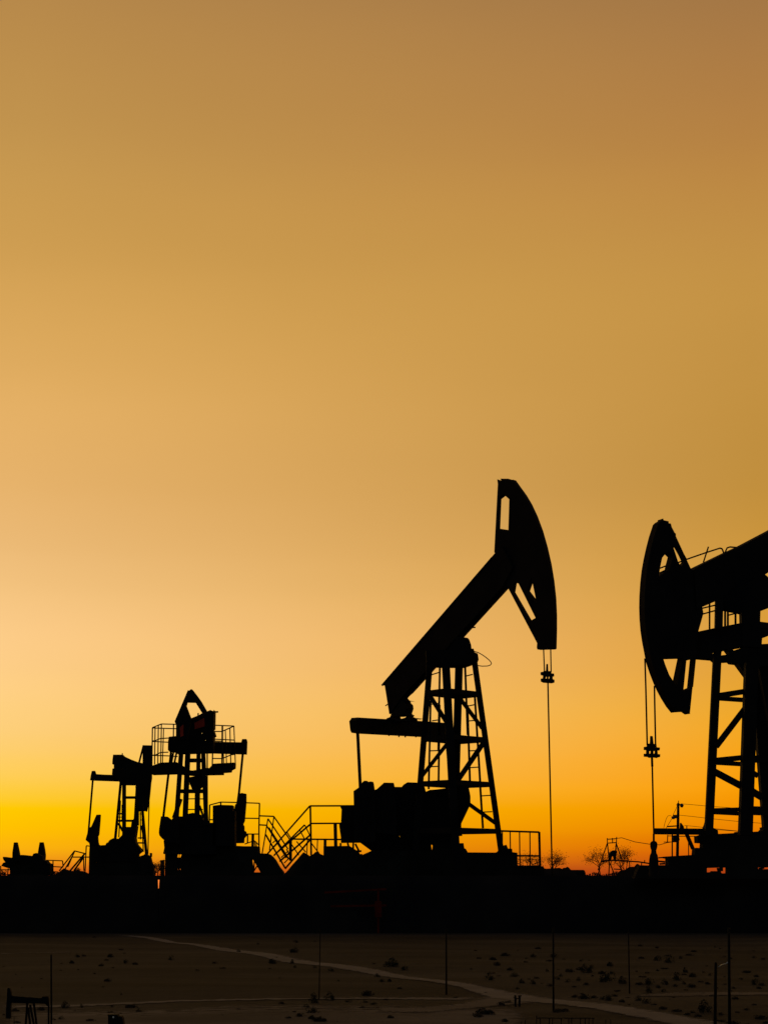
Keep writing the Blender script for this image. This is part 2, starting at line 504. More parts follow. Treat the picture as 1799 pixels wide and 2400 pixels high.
A = thing('pump_jack', 'largest pump jack, beam tilted steeply up to a raised horse head on the right', 'pump jack', at(1075, HOR, 60) * 1.0)
A.location.z = TOP
PB = Plane(1075, 60, -40)                 # the plane the beam swings in
P0 = Plane(1075, 60)
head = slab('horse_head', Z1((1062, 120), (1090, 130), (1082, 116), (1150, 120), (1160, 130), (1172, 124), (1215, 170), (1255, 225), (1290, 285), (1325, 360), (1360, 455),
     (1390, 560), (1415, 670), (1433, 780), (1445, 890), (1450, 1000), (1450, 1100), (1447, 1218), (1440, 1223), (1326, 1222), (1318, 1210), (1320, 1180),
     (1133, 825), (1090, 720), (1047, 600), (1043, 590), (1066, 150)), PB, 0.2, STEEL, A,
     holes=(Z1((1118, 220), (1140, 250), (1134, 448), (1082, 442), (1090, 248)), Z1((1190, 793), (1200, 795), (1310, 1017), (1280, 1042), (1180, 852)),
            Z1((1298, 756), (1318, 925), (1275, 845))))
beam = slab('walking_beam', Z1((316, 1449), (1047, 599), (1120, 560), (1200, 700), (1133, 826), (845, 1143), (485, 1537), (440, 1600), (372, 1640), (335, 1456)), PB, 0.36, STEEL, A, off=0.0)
for a_, b_ in ((Z1((330, 1445))[0], Z1((1040, 620))[0]), (Z1((500, 1512))[0], Z1((1120, 832))[0])):
    a3, b3 = PB.hit(*a_), PB.hit(*b_)
    bar3('beam_flange', a3, b3, 0.07, STEEL, beam, 0.46)
slab('saddle_bearing', Z1((800, 1140), (845, 1143), (872, 1147), (882, 1158), (893, 1190), (897, 1222), (912, 1240), (760, 1330), (700, 1300)), P0, 0.7, STEEL, A)
slab('tower_cap', Z1((600, 1240), (905, 1228), (912, 1252), (932, 1260), (938, 1300), (895, 1318), (855, 1332), (700, 1332), (670, 1330), (645, 1358), (600, 1405), (604, 1330)), P0, 1.0, STEEL, A, fit=False)
slab('equalizer_bearing', Zc((170, 420), (200, 770), (215, 790), (198, 832), (150, 850), (150, 900), (585, 900), (575, 848), (555, 845), (545, 860), (520, 832), (505, 780), (526, 720), (520, 670), (490, 640), (486, 620), (445, 572)),
     Plane(925, 61.9, -40), 0.4, STEEL, A, holes=(Zc((432, 595), (452, 608), (435, 615)), Zc((345, 832), (400, 832), (440, 788), (442, 800), (410, 840), (375, 858), (348, 852))))
bar('grease_pipe', *Zc((172, 650), (135, 678)), Plane(925, 61.9), 2.4, STEEL, A)
PE = Plane(925, 61.9, 50)
eq = slab('equalizer_beam', Z2((105, 305), (118, 288), (135, 282), (345, 293), (580, 306), (760, 318), (760, 416), (570, 406), (170, 385), (120, 380), (112, 365)), PE, 0.3, STEEL, A)
for p in Zc((182, 1082), (320, 1098), (408, 1102), (555, 1102)):
    bar('bolt', (p[0], p[1] - 4), (p[0] + 0.5, p[1] + 2.2), PE, 3.4, STEEL, eq)
bar('pitman_arm', *Z2((160, 380), (178, 750)), Plane(845, 60.3), 7.6, STEEL, A)
bar('pitman_arm', *Z2((735, 410), (770, 800)), Plane(1045, 63.6), 7.6, STEEL, A)

LEGS = {'l': ((1007.5, 1545), (967, 2056), -0.3), 'n': ((1043.5, 1545), (1071, 2056), -1.6), 'f': ((1075.5, 1545), (1061, 2056), 1.6), 'r': ((1110.6, 1545), (1182, 2056), 0.3)}
on = tower(A, P0, LEGS, None, {'l': 14, 'n': 18, 'f': 18, 'r': 13}, 9)
def zrow(ty): return at(1075, ty, 60).z
LV = [zrow(1626), zrow(1733), zrow(1838), zrow(1948)]
for z in LV:
    for k, j in (('l', 'n'), ('l', 'f'), ('n', 'r'), ('f', 'r')):
        bar3('brace', on(k, z), on(j, z), 11 * mpp(60), STEEL, A)
for (p, q, w, dd) in ((Z2((620, 128), (735, 312)), None, 10, -0.8), (Z2((815, 148), (965, 350)), None, 9, 0.8), (Z2((745, 443), (570, 668)), None, 9, -0.8), (Z2((985, 428), (805, 692)), None, 12, -0.6), (Z2((860, 828), (1050, 964)), None, 9, 0.8)):
    bar('diagonal_brace', p[0], p[1], Plane(1075, 60 + dd), w, STEEL, A)
def ladder(parent, strings, rungs, plane, ws, wr, mat=STEEL, name='ladder'):
    parts = []
    for a, b in strings:
        a3, b3 = plane.hit(*a), plane.hit(*b)
        parts.append(box_between(a3, b3, ws * 1.25 * mpp(plane.d), ws * 1.25 * mpp(plane.d)))
    v, f = merge(parts)
    o = link(name, v, f, mat, parent)
    for a, b in rungs: bar('rung', a, b, plane, wr * 1.3, mat, o)
    return o
ladder(A, [Zc((890, 100), (868, 1303)), Z2((632, 170), (619, 745)), Z2((690, 200), (683, 700))],
       [Zc((775, 245), (890, 210)), Zc((770, 655), (890, 640)), Zc((780, 885), (885, 870))] + [Z2(a, b) for a, b in (((625, 497), (688, 495)), ((622, 600), (686, 597)))], Plane(1010, 59.2), 3.8, 2.0)
ladder(A, [Zc((1238, 90), (1275, 1080)), Z2((870, 200), (886, 700)), Z2((916, 120), (952, 700)), Z2((950, 690), (970, 998))],
       [Zc((1245, 265), (1345, 240)), Zc((1255, 685), (1375, 660)), Zc((1270, 888), (1395, 878))] + [Z2(a, b) for a, b in (((878, 497), (936, 495)), ((882, 606), (946, 602)), ((955, 789), (1020, 785)), ((960, 894), (1030, 891)))], Plane(1120, 60.9), 4.0, 2.0)
rope('grease_hose', Z1((905, 1232), (940, 1242), (965, 1256), (988, 1272), (1010, 1290), (1022, 1304), (1025, 1314), (1018, 1323), (1000, 1329), (965, 1330), (935, 1326)), P0, 2.2, CABLE, A)
bar('limit_peg', *Z1((890, 1080), (922, 1079)), P0, 3, STEEL, A)
# bridle, carrier bar, rod
DH = PB.hit(1283, 1540).y
PC = Plane(1283, DH)
rope('bridle_cable', Z1((1362, 1215), (1368, 1370)), PC, 3.0, CABLE, A); rope('bridle_cable', Z1((1408, 1215), (1411, 1370)), PC, 3.0, CABLE, A)
slab('carrier_bar', Z1((1381, 1316), (1391, 1316), (1393, 1362), (1411, 1360), (1413, 1376), (1430, 1378), (1430, 1396), (1420, 1398), (1422, 1414), (1433, 1418), (1432, 1436), (1415, 1442), (1360, 1438), (1344, 1430), (1344, 1412), (1358, 1410),
     (1358, 1392), (1343, 1388), (1343, 1370), (1362, 1366), (1364, 1358), (1379, 1362)), PC, 0.14, STEEL, A, holes=(Z1((1376, 1399), (1382, 1399), (1382, 1411), (1376, 1411)), Z1((1394, 1399), (1400, 1399), (1400, 1411), (1394, 1411))))
rope('polished_rod', [Z1((1390, 1430))[0], Z2((1417, 1262))[0], (1294, 2060)], PC, 3.6, STEEL, A)
# drive: counterweights, cranks, gear reducer, motor, skid
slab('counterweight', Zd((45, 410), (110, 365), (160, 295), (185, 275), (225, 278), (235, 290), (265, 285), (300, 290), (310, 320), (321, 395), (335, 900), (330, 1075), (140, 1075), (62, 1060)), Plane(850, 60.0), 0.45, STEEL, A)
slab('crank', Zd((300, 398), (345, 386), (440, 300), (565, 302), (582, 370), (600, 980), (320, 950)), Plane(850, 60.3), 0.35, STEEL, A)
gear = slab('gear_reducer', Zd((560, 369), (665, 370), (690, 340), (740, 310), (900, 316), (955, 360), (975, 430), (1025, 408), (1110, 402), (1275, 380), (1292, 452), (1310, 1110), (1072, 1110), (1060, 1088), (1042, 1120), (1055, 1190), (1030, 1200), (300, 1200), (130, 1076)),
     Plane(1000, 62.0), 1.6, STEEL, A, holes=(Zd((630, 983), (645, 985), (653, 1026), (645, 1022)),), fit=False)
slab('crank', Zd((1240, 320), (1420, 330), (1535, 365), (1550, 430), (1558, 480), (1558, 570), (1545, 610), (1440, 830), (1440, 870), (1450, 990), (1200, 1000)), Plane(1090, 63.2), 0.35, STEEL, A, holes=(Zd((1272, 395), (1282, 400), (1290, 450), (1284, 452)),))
bolts(A, Zd((90, 480), (110, 760), (250, 480), (260, 800)), Plane(850, 59.76), 3)
slab('motor_housing', Zs((1255, 155), (1450, 155), (1525, 640), (1340, 642), (1270, 640), (1262, 560), (1243, 430), (1240, 385), (1265, 370), (1272, 205), (1258, 180)), Plane(820, 61), 0.9, STEEL, A)
runs('motor_stand', [Zs((1350, 640), (1390, 770)), Zs((1425, 640), (1420, 770)), Zs((1450, 650), (1505, 760)), Zs((1260, 640), (1258, 765)), Zs((1400, 750), (1530, 745))], Plane(820, 61), 4.5, STEEL, A)
slab('skid_base', Zd((-330, 1130), (0, 1125), (110, 1195), (140, 1250), (300, 1180), (1030, 1190), (1052, 1194), (1068, 1194), (1080, 1100), (1450, 1090), (1460, 1155), (1480, 1165), (1505, 1208)) + Z2((1040, 1158), (1072, 1150), (1108, 1108), (1118, 1132), (1144, 1134), (1146, 1155), (1178, 1160), (1180, 1322)) + Zd((-330, 1535)),
     Plane(1000, 61.2), 2.2, CONC, A, fit=False)
# little railing on the skid's right end
GR = thing('guard_rail', 'small railed bay at the right foot of the largest pump jack', 'railing', (at(1225, HOR, 60).x, 60, TOP))
PG = Plane(1225, 60)
runs('rail', [Ze((85, 112), (655, 130)), Ze((290, 482), (660, 486)), Ze((290, 640), (670, 640))], PG, 3.4, GALV, GR)
for l in (Ze((105, 112), (105, 440)), Ze((220, 120), (226, 440)), Ze((361, 125), (368, 640)), Ze((516, 130), (520, 640)), Ze((655, 125), (668, 655))):
    bar('post', l[0], l[1], PG, 2.2 if l[0][0] < 1260 else 4.2, GALV, GR)
slab('deck', Ze((285, 640), (700, 640), (715, 660), (715, 790), (285, 790)), PG, 0.7, CONC, GR, fit=False, off=0.4)

# stairs between the pump jacks
ST = thing('access_stairs', 'railed steel platform with stairs climbing left of the largest pump jack', 'stairs', (at(740, HOR, 66).x, 66, TOP))
PS = Plane(740, 66)
for off in (0.0,):
    runs('handrail', [Zs((315, 780), (862, 160), (1445, 158)), Zs((395, 805), (795, 405)), Zs((880, 387), (1250, 385)), Zs((620, 588), (700, 590), (1275, 595))], PS, 3.0, GALV, ST)
    runs('stringer', [Zs((440, 760), (865, 400)), Zs((470, 880), (868, 535)), Zs((540, 975), (868, 595))], PS, 3.4, GALV, ST, off=0.5)
runs('tread', [Zs((795, 405), (872, 560)), Zs((735, 480), (800, 600)), Zs((560, 490), (625, 590)), Zs((690, 620), (810, 760)), Zs((620, 650), (720, 800)), Zs((560, 720), (620, 830))], PS, 2.2, GALV, ST, off=0.25)
for l, w in ((Zs((868, 160), (880, 800)), 3.6), (Zs((1190, 385), (1200, 800)), 6.5), (Zs((1060, 600), (1058, 800)), 5.5), (Zs((832, 600), (822, 790)), 2.0), (Zs((962, 600), (955, 790)), 2.0), (Zs((612, 590), (612, 870)), 5.5), (Zs((880, 640), (1000, 800)), 2.2)):
    bar('post', l[0], l[1], PS, w, GALV, ST)
# mounds of spoil under it
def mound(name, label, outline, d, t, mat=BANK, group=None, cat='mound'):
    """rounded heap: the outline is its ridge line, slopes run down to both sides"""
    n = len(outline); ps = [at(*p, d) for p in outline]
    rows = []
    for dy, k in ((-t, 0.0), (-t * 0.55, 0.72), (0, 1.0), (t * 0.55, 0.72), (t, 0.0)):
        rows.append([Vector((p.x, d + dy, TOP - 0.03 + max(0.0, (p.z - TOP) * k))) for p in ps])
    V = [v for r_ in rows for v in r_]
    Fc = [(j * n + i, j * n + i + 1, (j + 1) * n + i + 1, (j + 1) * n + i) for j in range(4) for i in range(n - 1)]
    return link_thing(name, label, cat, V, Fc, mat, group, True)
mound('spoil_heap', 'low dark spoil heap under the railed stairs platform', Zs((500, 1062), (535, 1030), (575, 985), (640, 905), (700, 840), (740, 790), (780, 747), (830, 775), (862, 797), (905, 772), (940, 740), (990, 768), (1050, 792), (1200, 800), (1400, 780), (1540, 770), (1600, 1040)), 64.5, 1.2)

RP = thing('loading_ramp', 'dark curved ramp at the foot of the crossing stairs', 'ramp', (at(620, HOR, 88).x, 88, TOP))
slab('ramp_wall', Zs((-40, 690), (205, 690), (210, 775), (320, 778), (350, 790), (380, 815), (420, 862), (470, 950), (520, 1012), (545, 1075), (-40, 1075)), Plane(620, 88), 1.4, CONC, RP, holes=(Zs((120, 825), (175, 915), (235, 1020), (132, 1020), (108, 870)),), fit=False)
runs('strut', [Zs((145, 880), (135, 1020)), Zs((185, 930), (140, 1000))], Plane(620, 88), 3, STEEL, RP)
S2 = thing('access_stairs', 'steel stairs running down right from the smaller pump jack with caged platform', 'stairs', (at(640, HOR, 92).x, 92, TOP))
P2 = Plane(640, 92)
runs('handrail', [Zs((212, 288), (395, 295), (545, 510), (620, 620)), Zs((212, 405), (300, 410), (560, 835)), Zs((320, 325), (480, 565), (580, 720))], P2, 2.6, GALV, S2)
runs('stringer', [Zs((290, 530), (540, 960)), Zs((330, 440), (590, 850))], P2, 3.2, GALV, S2, off=0.5)
runs('post', [Zs((320, 325), (245, 780)), Zs((397, 300), (340, 735))], P2, 2.2, GALV, S2)
runs('tread', [Zs((400, 690), (470, 620)), Zs((445, 760), (545, 660)), Zs((490, 830), (585, 740)), Zs((530, 900), (600, 830)), Zs((380, 640), (440, 590))], P2, 2.2, GALV, S2, off=0.25)

# ================================================================== RIGHT PUMP JACK
B = thing('pump_jack', 'pump jack cut off by the right edge, horse head facing left', 'pump jack', (at(1720, HOR, 53).x, 53, TOP))
PR = Plane(1720, 53, 25); R0 = Plane(1720, 53)
PRh = PR
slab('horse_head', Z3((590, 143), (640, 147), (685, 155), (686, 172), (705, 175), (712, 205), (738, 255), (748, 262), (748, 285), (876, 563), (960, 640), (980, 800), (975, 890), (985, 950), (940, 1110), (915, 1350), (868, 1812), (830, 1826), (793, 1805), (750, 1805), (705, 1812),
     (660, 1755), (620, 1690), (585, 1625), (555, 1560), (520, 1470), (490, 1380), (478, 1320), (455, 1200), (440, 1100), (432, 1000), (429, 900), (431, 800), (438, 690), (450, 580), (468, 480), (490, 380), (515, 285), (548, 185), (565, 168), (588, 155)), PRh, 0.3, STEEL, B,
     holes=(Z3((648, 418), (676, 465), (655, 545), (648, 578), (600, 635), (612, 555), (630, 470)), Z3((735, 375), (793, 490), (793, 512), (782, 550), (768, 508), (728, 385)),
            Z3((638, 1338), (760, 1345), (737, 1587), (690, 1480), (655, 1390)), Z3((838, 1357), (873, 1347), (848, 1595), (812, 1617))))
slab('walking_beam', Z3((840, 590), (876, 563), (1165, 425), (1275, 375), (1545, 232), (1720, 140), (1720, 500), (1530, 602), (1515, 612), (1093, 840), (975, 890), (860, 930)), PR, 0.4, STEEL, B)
slab('saddle_bearing', Z3((1093, 838), (1510, 600), (1518, 615), (1548, 640), (1720, 660), (1720, 850), (1545, 905), (1475, 925), (1475, 1025), (1480, 1250), (1300, 1250), (1292, 960), (1250, 950), (1150, 930), (1110, 930)), R0, 0.4, STEEL, B)
deck = slab('platform', Z3((900, 1118), (1090, 1076), (1300, 1035), (1475, 1022), (1545, 1031), (1720, 1045), (1720, 1140), (1545, 1145), (1490, 1160), (1488, 1215), (1545, 1212), (1720, 1205), (1720, 1390), (1545, 1412), (1460, 1418), (1400, 1520), (1340, 1520), (1250, 1398), (1200, 1392), (1185, 1378), (1070, 1385), (1040, 1360), (915, 1350), (760, 1345), (640, 1338), (700, 1200)),
     R0, 0.5, STEEL, B, off=0.1, holes=(Z3((1040, 1300), (1072, 1293), (1072, 1306)), Z3((1140, 1278), (1157, 1275), (1190, 1320), (1140, 1312)), Z3((1230, 1252), (1312, 1250), (1312, 1257), (1247, 1270))))
runs('post', [Z3((1038, 850), (1038, 1095)), Z3((1115, 840), (1105, 1080))], R0, 3.0, GALV, deck, off=-0.2)
bar('post', *Z3((1120, 830), (1115, 1085)), R0, 14, GALV, deck, off=-0.25)
for l in (Z3((1172, 925), (1172, 1065)), Z3((1196, 930), (1196, 1065)), Z3((1262, 945), (1262, 1050))): bar('post', l[0], l[1], R0, 3.6, GALV, deck, off=-0.2)
runs('rail', [Z3((970, 907), (1100, 876)), Z3((970, 958), (1100, 922)), Z3((1196, 967), (1262, 950)), Z3((1475, 1070), (1545, 1066), (1720, 1060))], R0, 2.6, GALV, deck, off=-0.2)
# rail along the beam top
runs('beam_rail', [Z3((604, 602), (655, 578)), Z3((604, 562), (660, 540)), Z3((765, 512), (840, 483), (1010, 424), (1128, 386), (1146, 392), (1165, 438)), Z3((985, 508), (1028, 375)), Z3((1165, 438), (1190, 384), (1214, 376), (1275, 381))], PR, 2.6, GALV, B)
rope('bridle_cable', Z3((480, 1340), (488, 1600), (500, 2090)), Plane(1515, 51.5), 4.0, CABLE, B)
rope('bridle_cable', Z3((562, 1575), (565, 1750), (572, 2090)), Plane(1515, 51.9), 4.0, CABLE, B)
PRC = Plane(1525, 51.7)
slab('carrier_bar', Z4((563, 180), (588, 180), (596, 250), (622, 252), (625, 282), (655, 285), (652, 310), (632, 312), (635, 345), (658, 348), (656, 372), (635, 376), (625, 383), (590, 378), (550, 382), (540, 374), (503, 370), (503, 345), (525, 345), (525, 310), (503, 308), (503, 282), (530, 278), (535, 252), (560, 250)),
     PRC, 0.16, STEEL, B, holes=(Z4((555, 318), (566, 318), (566, 341), (555, 341)), Z4((594, 318), (605, 318), (605, 341), (594, 341))))
rope('polished_rod', Z4((580, 375), (583, 460), (598, 1100)), PRC, 4.0, STEEL, B)
bar('rod_clamp', *Z4((580, 375), (583, 462)), PRC, 4.8, STEEL, B)
for (p, q, w, dd) in ((Z3((1103, 1330)), Z4((1104, 1100)), 18, -0.6), (Z3((1398, 1380)), Z4((1444, 1100)), 29, -1.0), (Z3((1440, 1380)), Z4((1668, 1100)), 27, 0.9)):
    bar('leg', p[0], q[0], Plane(1720, 53 + dd), w, STEEL, B)
bar('leg', *Z3((1500, 1390)), *Z4((1900, 1100)), Plane(1720, 53.4), 27, STEEL, B)
for l, w, dd in ((Z4((1170, 404), (1430, 378)), 12, -0.8), (Z4((1170, 425), (1430, 440)), 10, 0.6), (Z3((1120, 1660), (1360, 1622)), 12, -0.8), (Z3((1118, 1684), (1350, 1700)), 10, 0.6), (Z4((1150, 866), (1420, 858)), 9, -0.8), (Z4((1150, 886), (1420, 900)), 9, 0.6),
                 (Z4((1500, 395), (1700, 385)), 16, 0.6), (Z4((1490, 870), (1700, 876)), 20, 0.6), (Z3((1480, 1670), (1640, 1640)), 10, 0.6), (Z3((1480, 1690), (1640, 1700)), 8, 0.8)):
    bar('brace', l[0], l[1], Plane(1720, 53 + dd), w, STEEL, B)
for l, w, dd in ((Z3((1350, 1765), (1095, 2100)), 13, -0.8), (Z4((1160, 510), (1420, 648)), 14.5, -0.8), (Zr((670, 610), (745, 655)), 11, 0.6), (Zr((660, 850), (800, 935)), 15, 0.6)):
    bar('diagonal_brace', l[0], l[1], Plane(1720, 53 + dd), w, STEEL, B)
runs('cable_run', [Z3((1455, 1430), (1640, 1432)), Z3((1475, 1608), (1545, 1614), (1640, 1610)), Z3((1500, 1803), (1640, 1805))], Plane(1720, 54), 1.8, CABLE, B)
slab('belt_guard', Z3((1500, 1940), (1520, 1920), (1545, 1890), (1640, 1860), (1660, 2240), (1545, 2180), (1530, 2030), (1520, 2000)), Plane(1720, 54.4), 0.4, STEEL, B)
slab('skid_base', Z4((1045, 1035), (1060, 1000), (1085, 970), (1150, 1030), (1190, 1050), (1195, 1086), (1340, 1080), (1342, 1070), (1500, 1068), (1565, 1065), (1582, 1045), (1578, 1028), (1620, 1020), (1760, 1015), (1760, 1500), (390, 1500), (440, 1378), (520, 1378), (640, 1376), (700, 1378), (700, 1318), (640, 1306), (700, 1296), (945, 1282), (950, 1220), (985, 1215), (1018, 1222), (1022, 1175), (972, 1172), (968, 1110), (1010, 1098), (1040, 1070)),
     Plane(1720, 53.5), 0.6, CONC, B, holes=(Z4((1090, 1402), (1205, 1400), (1205, 1434), (1130, 1432), (1120, 1442), (1090, 1442)), Z4((1212, 1400), (1260, 1400), (1260, 1452), (1238, 1454), (1222, 1446)), Z4((1562, 1397), (1586, 1397), (1586, 1412), (1562, 1412)), Z4((1604, 1397), (1740, 1397), (1740, 1412), (1604, 1412))))
bar('front_boom', *Z4((596, 1062), (1060, 1066)), Plane(1600, 52.5), 14, STEEL, B)
bar('boom_strut', *Z4((898, 1080), (960, 1225)), Plane(1600, 52.5), 8, STEEL, B)
rope('cable_run', Z4((1150, 1044), (1385, 1062)), Plane(1720, 54), 1.2, CABLE, B)

WH = thing('wellhead', 'bottle shaped wellhead under the rod of the right pump jack', 'wellhead', (at(1531, HOR, 51.7).x, 51.7, TOP))
prof = [(1085, 10), (1150, 10), (1160, 26), (1172, 33), (1205, 33), (1225, 28), (1238, 23), (1262, 25), (1285, 36), (1325, 42), (1380, 45), (1480, 45)]
def lathe(name, prof, cx, zf, d, mat, parent, sides=14):
    V, Fc = [], []
    for y, r in prof:
        c = at(*zf((cx, y))[0], d); rr_ = r * zf.k * mpp(d)
        for j in range(sides):
            a = 2 * math.pi * j / sides
            V.append((c.x + rr_ * math.cos(a), c.y + rr_ * math.sin(a), c.z))
    for i in range(len(prof) - 1):
        for j in range(sides):
            Fc.append((i * sides + j, i * sides + (j + 1) % sides, (i + 1) * sides + (j + 1) % sides, (i + 1) * sides + j))
    Fc.append(tuple(range(sides))); Fc.append(tuple(reversed(range((len(prof) - 1) * sides, len(prof) * sides))))
    return link(name, V, Fc, mat, parent, True)
lathe('stuffing_box', prof[:6], 597, Z4, 51.7, STEEL, WH); lathe('casing', prof[5:], 597, Z4, 51.7, STEEL, WH)
bar('flow_line', *Z4((640, 1308), (760, 1298)), Plane(1540, 51.7), 3, STEEL, WH)
runs('valve', [Z4((640, 1340), (700, 1345)), Z4((650, 1365), (700, 1362))], Plane(1540, 51.7), 4, STEEL, WH)

# ================================================================== POLE, WIRES, PORTAL FRAME AND TREES BEHIND THE RIGHT PUMP
PP = thing('utility_pole', 'power pole with wires behind the right wellhead', 'utility pole', (at(1587, HOR, 80).x, 80, TOP))
QP = Plane(1587, 80)
pts = [QP.hit(*p) for p in Z4((824, 800), (822, 950), (816, 1300))] + [at(1585, 2058, 80)]
v, f = tube(pts, [11 * Z4.k * mpp(80), 13 * Z4.k * mpp(80), 14 * Z4.k * mpp(80), 14 * Z4.k * mpp(80)], 8); link('shaft', v, f, WOOD, PP, True)
bar('spike', *Z4((826, 778), (824, 805)), QP, 1.6, STEEL, PP)
runs('cross_arm', [Z4((808, 818), (868, 812)), Z4((768, 932), (815, 932)), Z4((775, 915), (810, 915)), Z4((720, 1018), (815, 1012))], QP, 3.0, WOOD, PP)
for p, h_ in (((856, 815), 32), ((778, 930), 24), ((800, 920), 28)):
    c = QP.hit(*Z4((p[0], p[1] - h_ / 3))[0]); c2 = QP.hit(*Z4((p[0], p[1] + h_ * 0.8))[0])
    v, f = tube([c, c * 0.6 + c2 * 0.4, c2], [0.04, 0.10, 0.05], 8); link('insulator', v, f, PORC, PP, True)
slab('transformer', Z4((838, 985), (858, 992), (875, 1015), (880, 1042), (835, 1042)), QP, 0.4, STEEL, PP)
slab('junction_box', Z4((770, 1100), (830, 1095), (838, 1145), (800, 1160), (770, 1160)), QP, 0.3, STEEL, PP)
runs('side_post', [Z4((766, 1090), (766, 1300)), Z4((726, 1095), (724, 1160)), Z4((918, 1090), (920, 1290)), Z4((903, 1008), (903, 1040))], QP, 2.0, WOOD, PP)
bar('side_post', *Z4((768, 1090), (768, 1300)), QP, 2.8, WOOD, PP, off=0.3)
runs('brace', [Z4((722, 1105), (800, 1105)), Z4((690, 1162), (830, 1160)), Z4((830, 1108), (1005, 1108))], QP, 1.8, WOOD, PP)
def wire(label, px, plane, w=1.1, parent=None):
    pts = [plane.hit(*p) for p in px]
    v, f = tube(pts, w * mpp(plane.d) / 2, 5)
    return link_thing('power_line', label, 'power line', v, f, CABLE, 'wires on the power pole', True)
wire('topmost wire running right from the power pole', Z4((862, 808), (950, 815), (1100, 829), (1400, 850), (1760, 862)), QP)
wire('middle wire running right from the power pole', Z4((830, 912), (950, 924), (1090, 941), (1390, 972), (1760, 1000)), QP)
wire('lowest wire running right from the power pole, just above the boom', Z4((880, 1008), (960, 1015), (1090, 1030), (1400, 1062)), QP)
wire('looped wire hanging left of the power pole', Z4((690, 1030), (700, 985), (715, 940), (730, 918), (750, 916), (775, 928), (740, 985), (712, 1032)), QP)
wire('wire bowed from the top of the power pole to its lower arm', Z4((812, 830), (795, 870), (780, 900), (772, 930)), QP)
wire('sagging wire between the portal frame and the power pole', Z4((255, 1128), (300, 1122), (420, 1160), (560, 1182), (650, 1188), (720, 1168), (800, 1155)), Plane(1500, 95), 1.6)

PF = thing('portal_frame', 'small steel portal frame standing among bare trees', 'frame', (at(1434, HOR, 115).x, 115, TOP))
QF = Plane(1434, 115)
runs('mast', [Zf((268, 410), (270, 500)), Zf((408, 392), (404, 490)), Zf((343, 408), (348, 478))], QF, 2.0, STEEL, PF)
runs('cross_bar', [Zf((265, 428), (412, 418)), Zf((265, 486), (406, 476)), Zf((180, 765), (300, 748), (480, 745))], QF, 2.2, STEEL, PF)
runs('leg', [Zf((268, 490), (130, 890)), Zf((272, 495), (298, 780)), (Zf((300, 780))[0], Zf((290, 985))[0]), Zf((402, 485), (378, 740)), Zf((402, 488), (490, 750)), Zf((305, 775), (400, 1020))], QF, 2.4, STEEL, PF)
slab('engine_box', Zf((290, 640), (320, 605), (355, 592), (420, 602), (405, 660), (400, 735), (360, 735), (355, 690), (340, 660), (325, 740), (292, 740)), QF, 0.6, STEEL, PF)
# pipework low down between frame and wellhead
PIP = thing('pipeline', 'thin raised pipe running from the portal frame to the wellhead', 'pipe', (at(1480, HOR, 95).x, 95, TOP))
rope('pipe', Zf((180, 752), (300, 742), (540, 752), (740, 765), (900, 790)), Plane(1480, 95), 3.2, GALV, PIP)
runs('support', [Zf((600, 755), (600, 960)), Zf((780, 770), (780, 960)), Zf((826, 738), (826, 775))], Plane(1480, 95), 2.0, STEEL, PIP)
mound('spoil_heap', 'long dark heap between the portal frame and the right wellhead', Zf((400, 1040), (430, 985), (460, 930), (470, 880), (370, 878) if False else (475, 880), (540, 870), (560, 850), (600, 826), (680, 826), (700, 790), (720, 780), (745, 795), (760, 826), (900, 826), (1100, 810), (1150, 1040)), 70, 1.5)
bar('rod', *Zf((365, 872), (480, 880)), Plane(1450, 95), 2.5, STEEL, PIP)
mound('spoil_heap', 'broken low heap right of the railed bay', Ze((640, 790), (690, 645), (715, 655), (760, 665), (840, 660), (905, 655), (960, 650), (995, 668), (1020, 650), (1045, 652), (1075, 634), (1100, 650), (1120, 680), (1155, 686), (1200, 800)), 75, 1.5)
TK = thing('storage_tank', 'small tank lying on its side past the broken heap', 'tank', (at(1352, HOR, 78).x, 78, TOP))
def lying_tank(px_l, px_r, ytop, ybot, d):
    V, Fc = [], []; S = 14
    top = at(px_l, ytop, d); bot = at(px_l, ybot, d); r = (top.z - bot.z) / 2; zc = (top.z + bot.z) / 2
    xl = at(px_l, ytop, d).x; xr = at(px_r, ytop, d).x
    ends = [(xl, r * .6), (xl + 0.03, r), (xr - r * 0.45, r), (xr - r * 0.15, r * 0.8), (xr, r * 0.35)]
    for x, q in ends:
        for j in range(S):
            a = 2 * math.pi * j / S; V.append((x, d + q * math.cos(a), zc + q * math.sin(a)))
    for i in range(len(ends) - 1):
        for j in range(S): Fc.append((i * S + j, i * S + (j + 1) % S, (i + 1) * S + (j + 1) % S, (i + 1) * S + j))
    Fc.append(tuple(range(S))); Fc.append(tuple(range((len(ends) - 1) * S, len(ends) * S)))
    return V, Fc
v, f = lying_tank(1338, 1371, 2038.5, 2060, 78); link('shell', v, f, STEEL, TK, True)
runs('saddle', [[(1345, 2050), (1345, 2060)], [(1362, 2050), (1362, 2060)]], Plane(1352, 78), 3, CONC, TK)

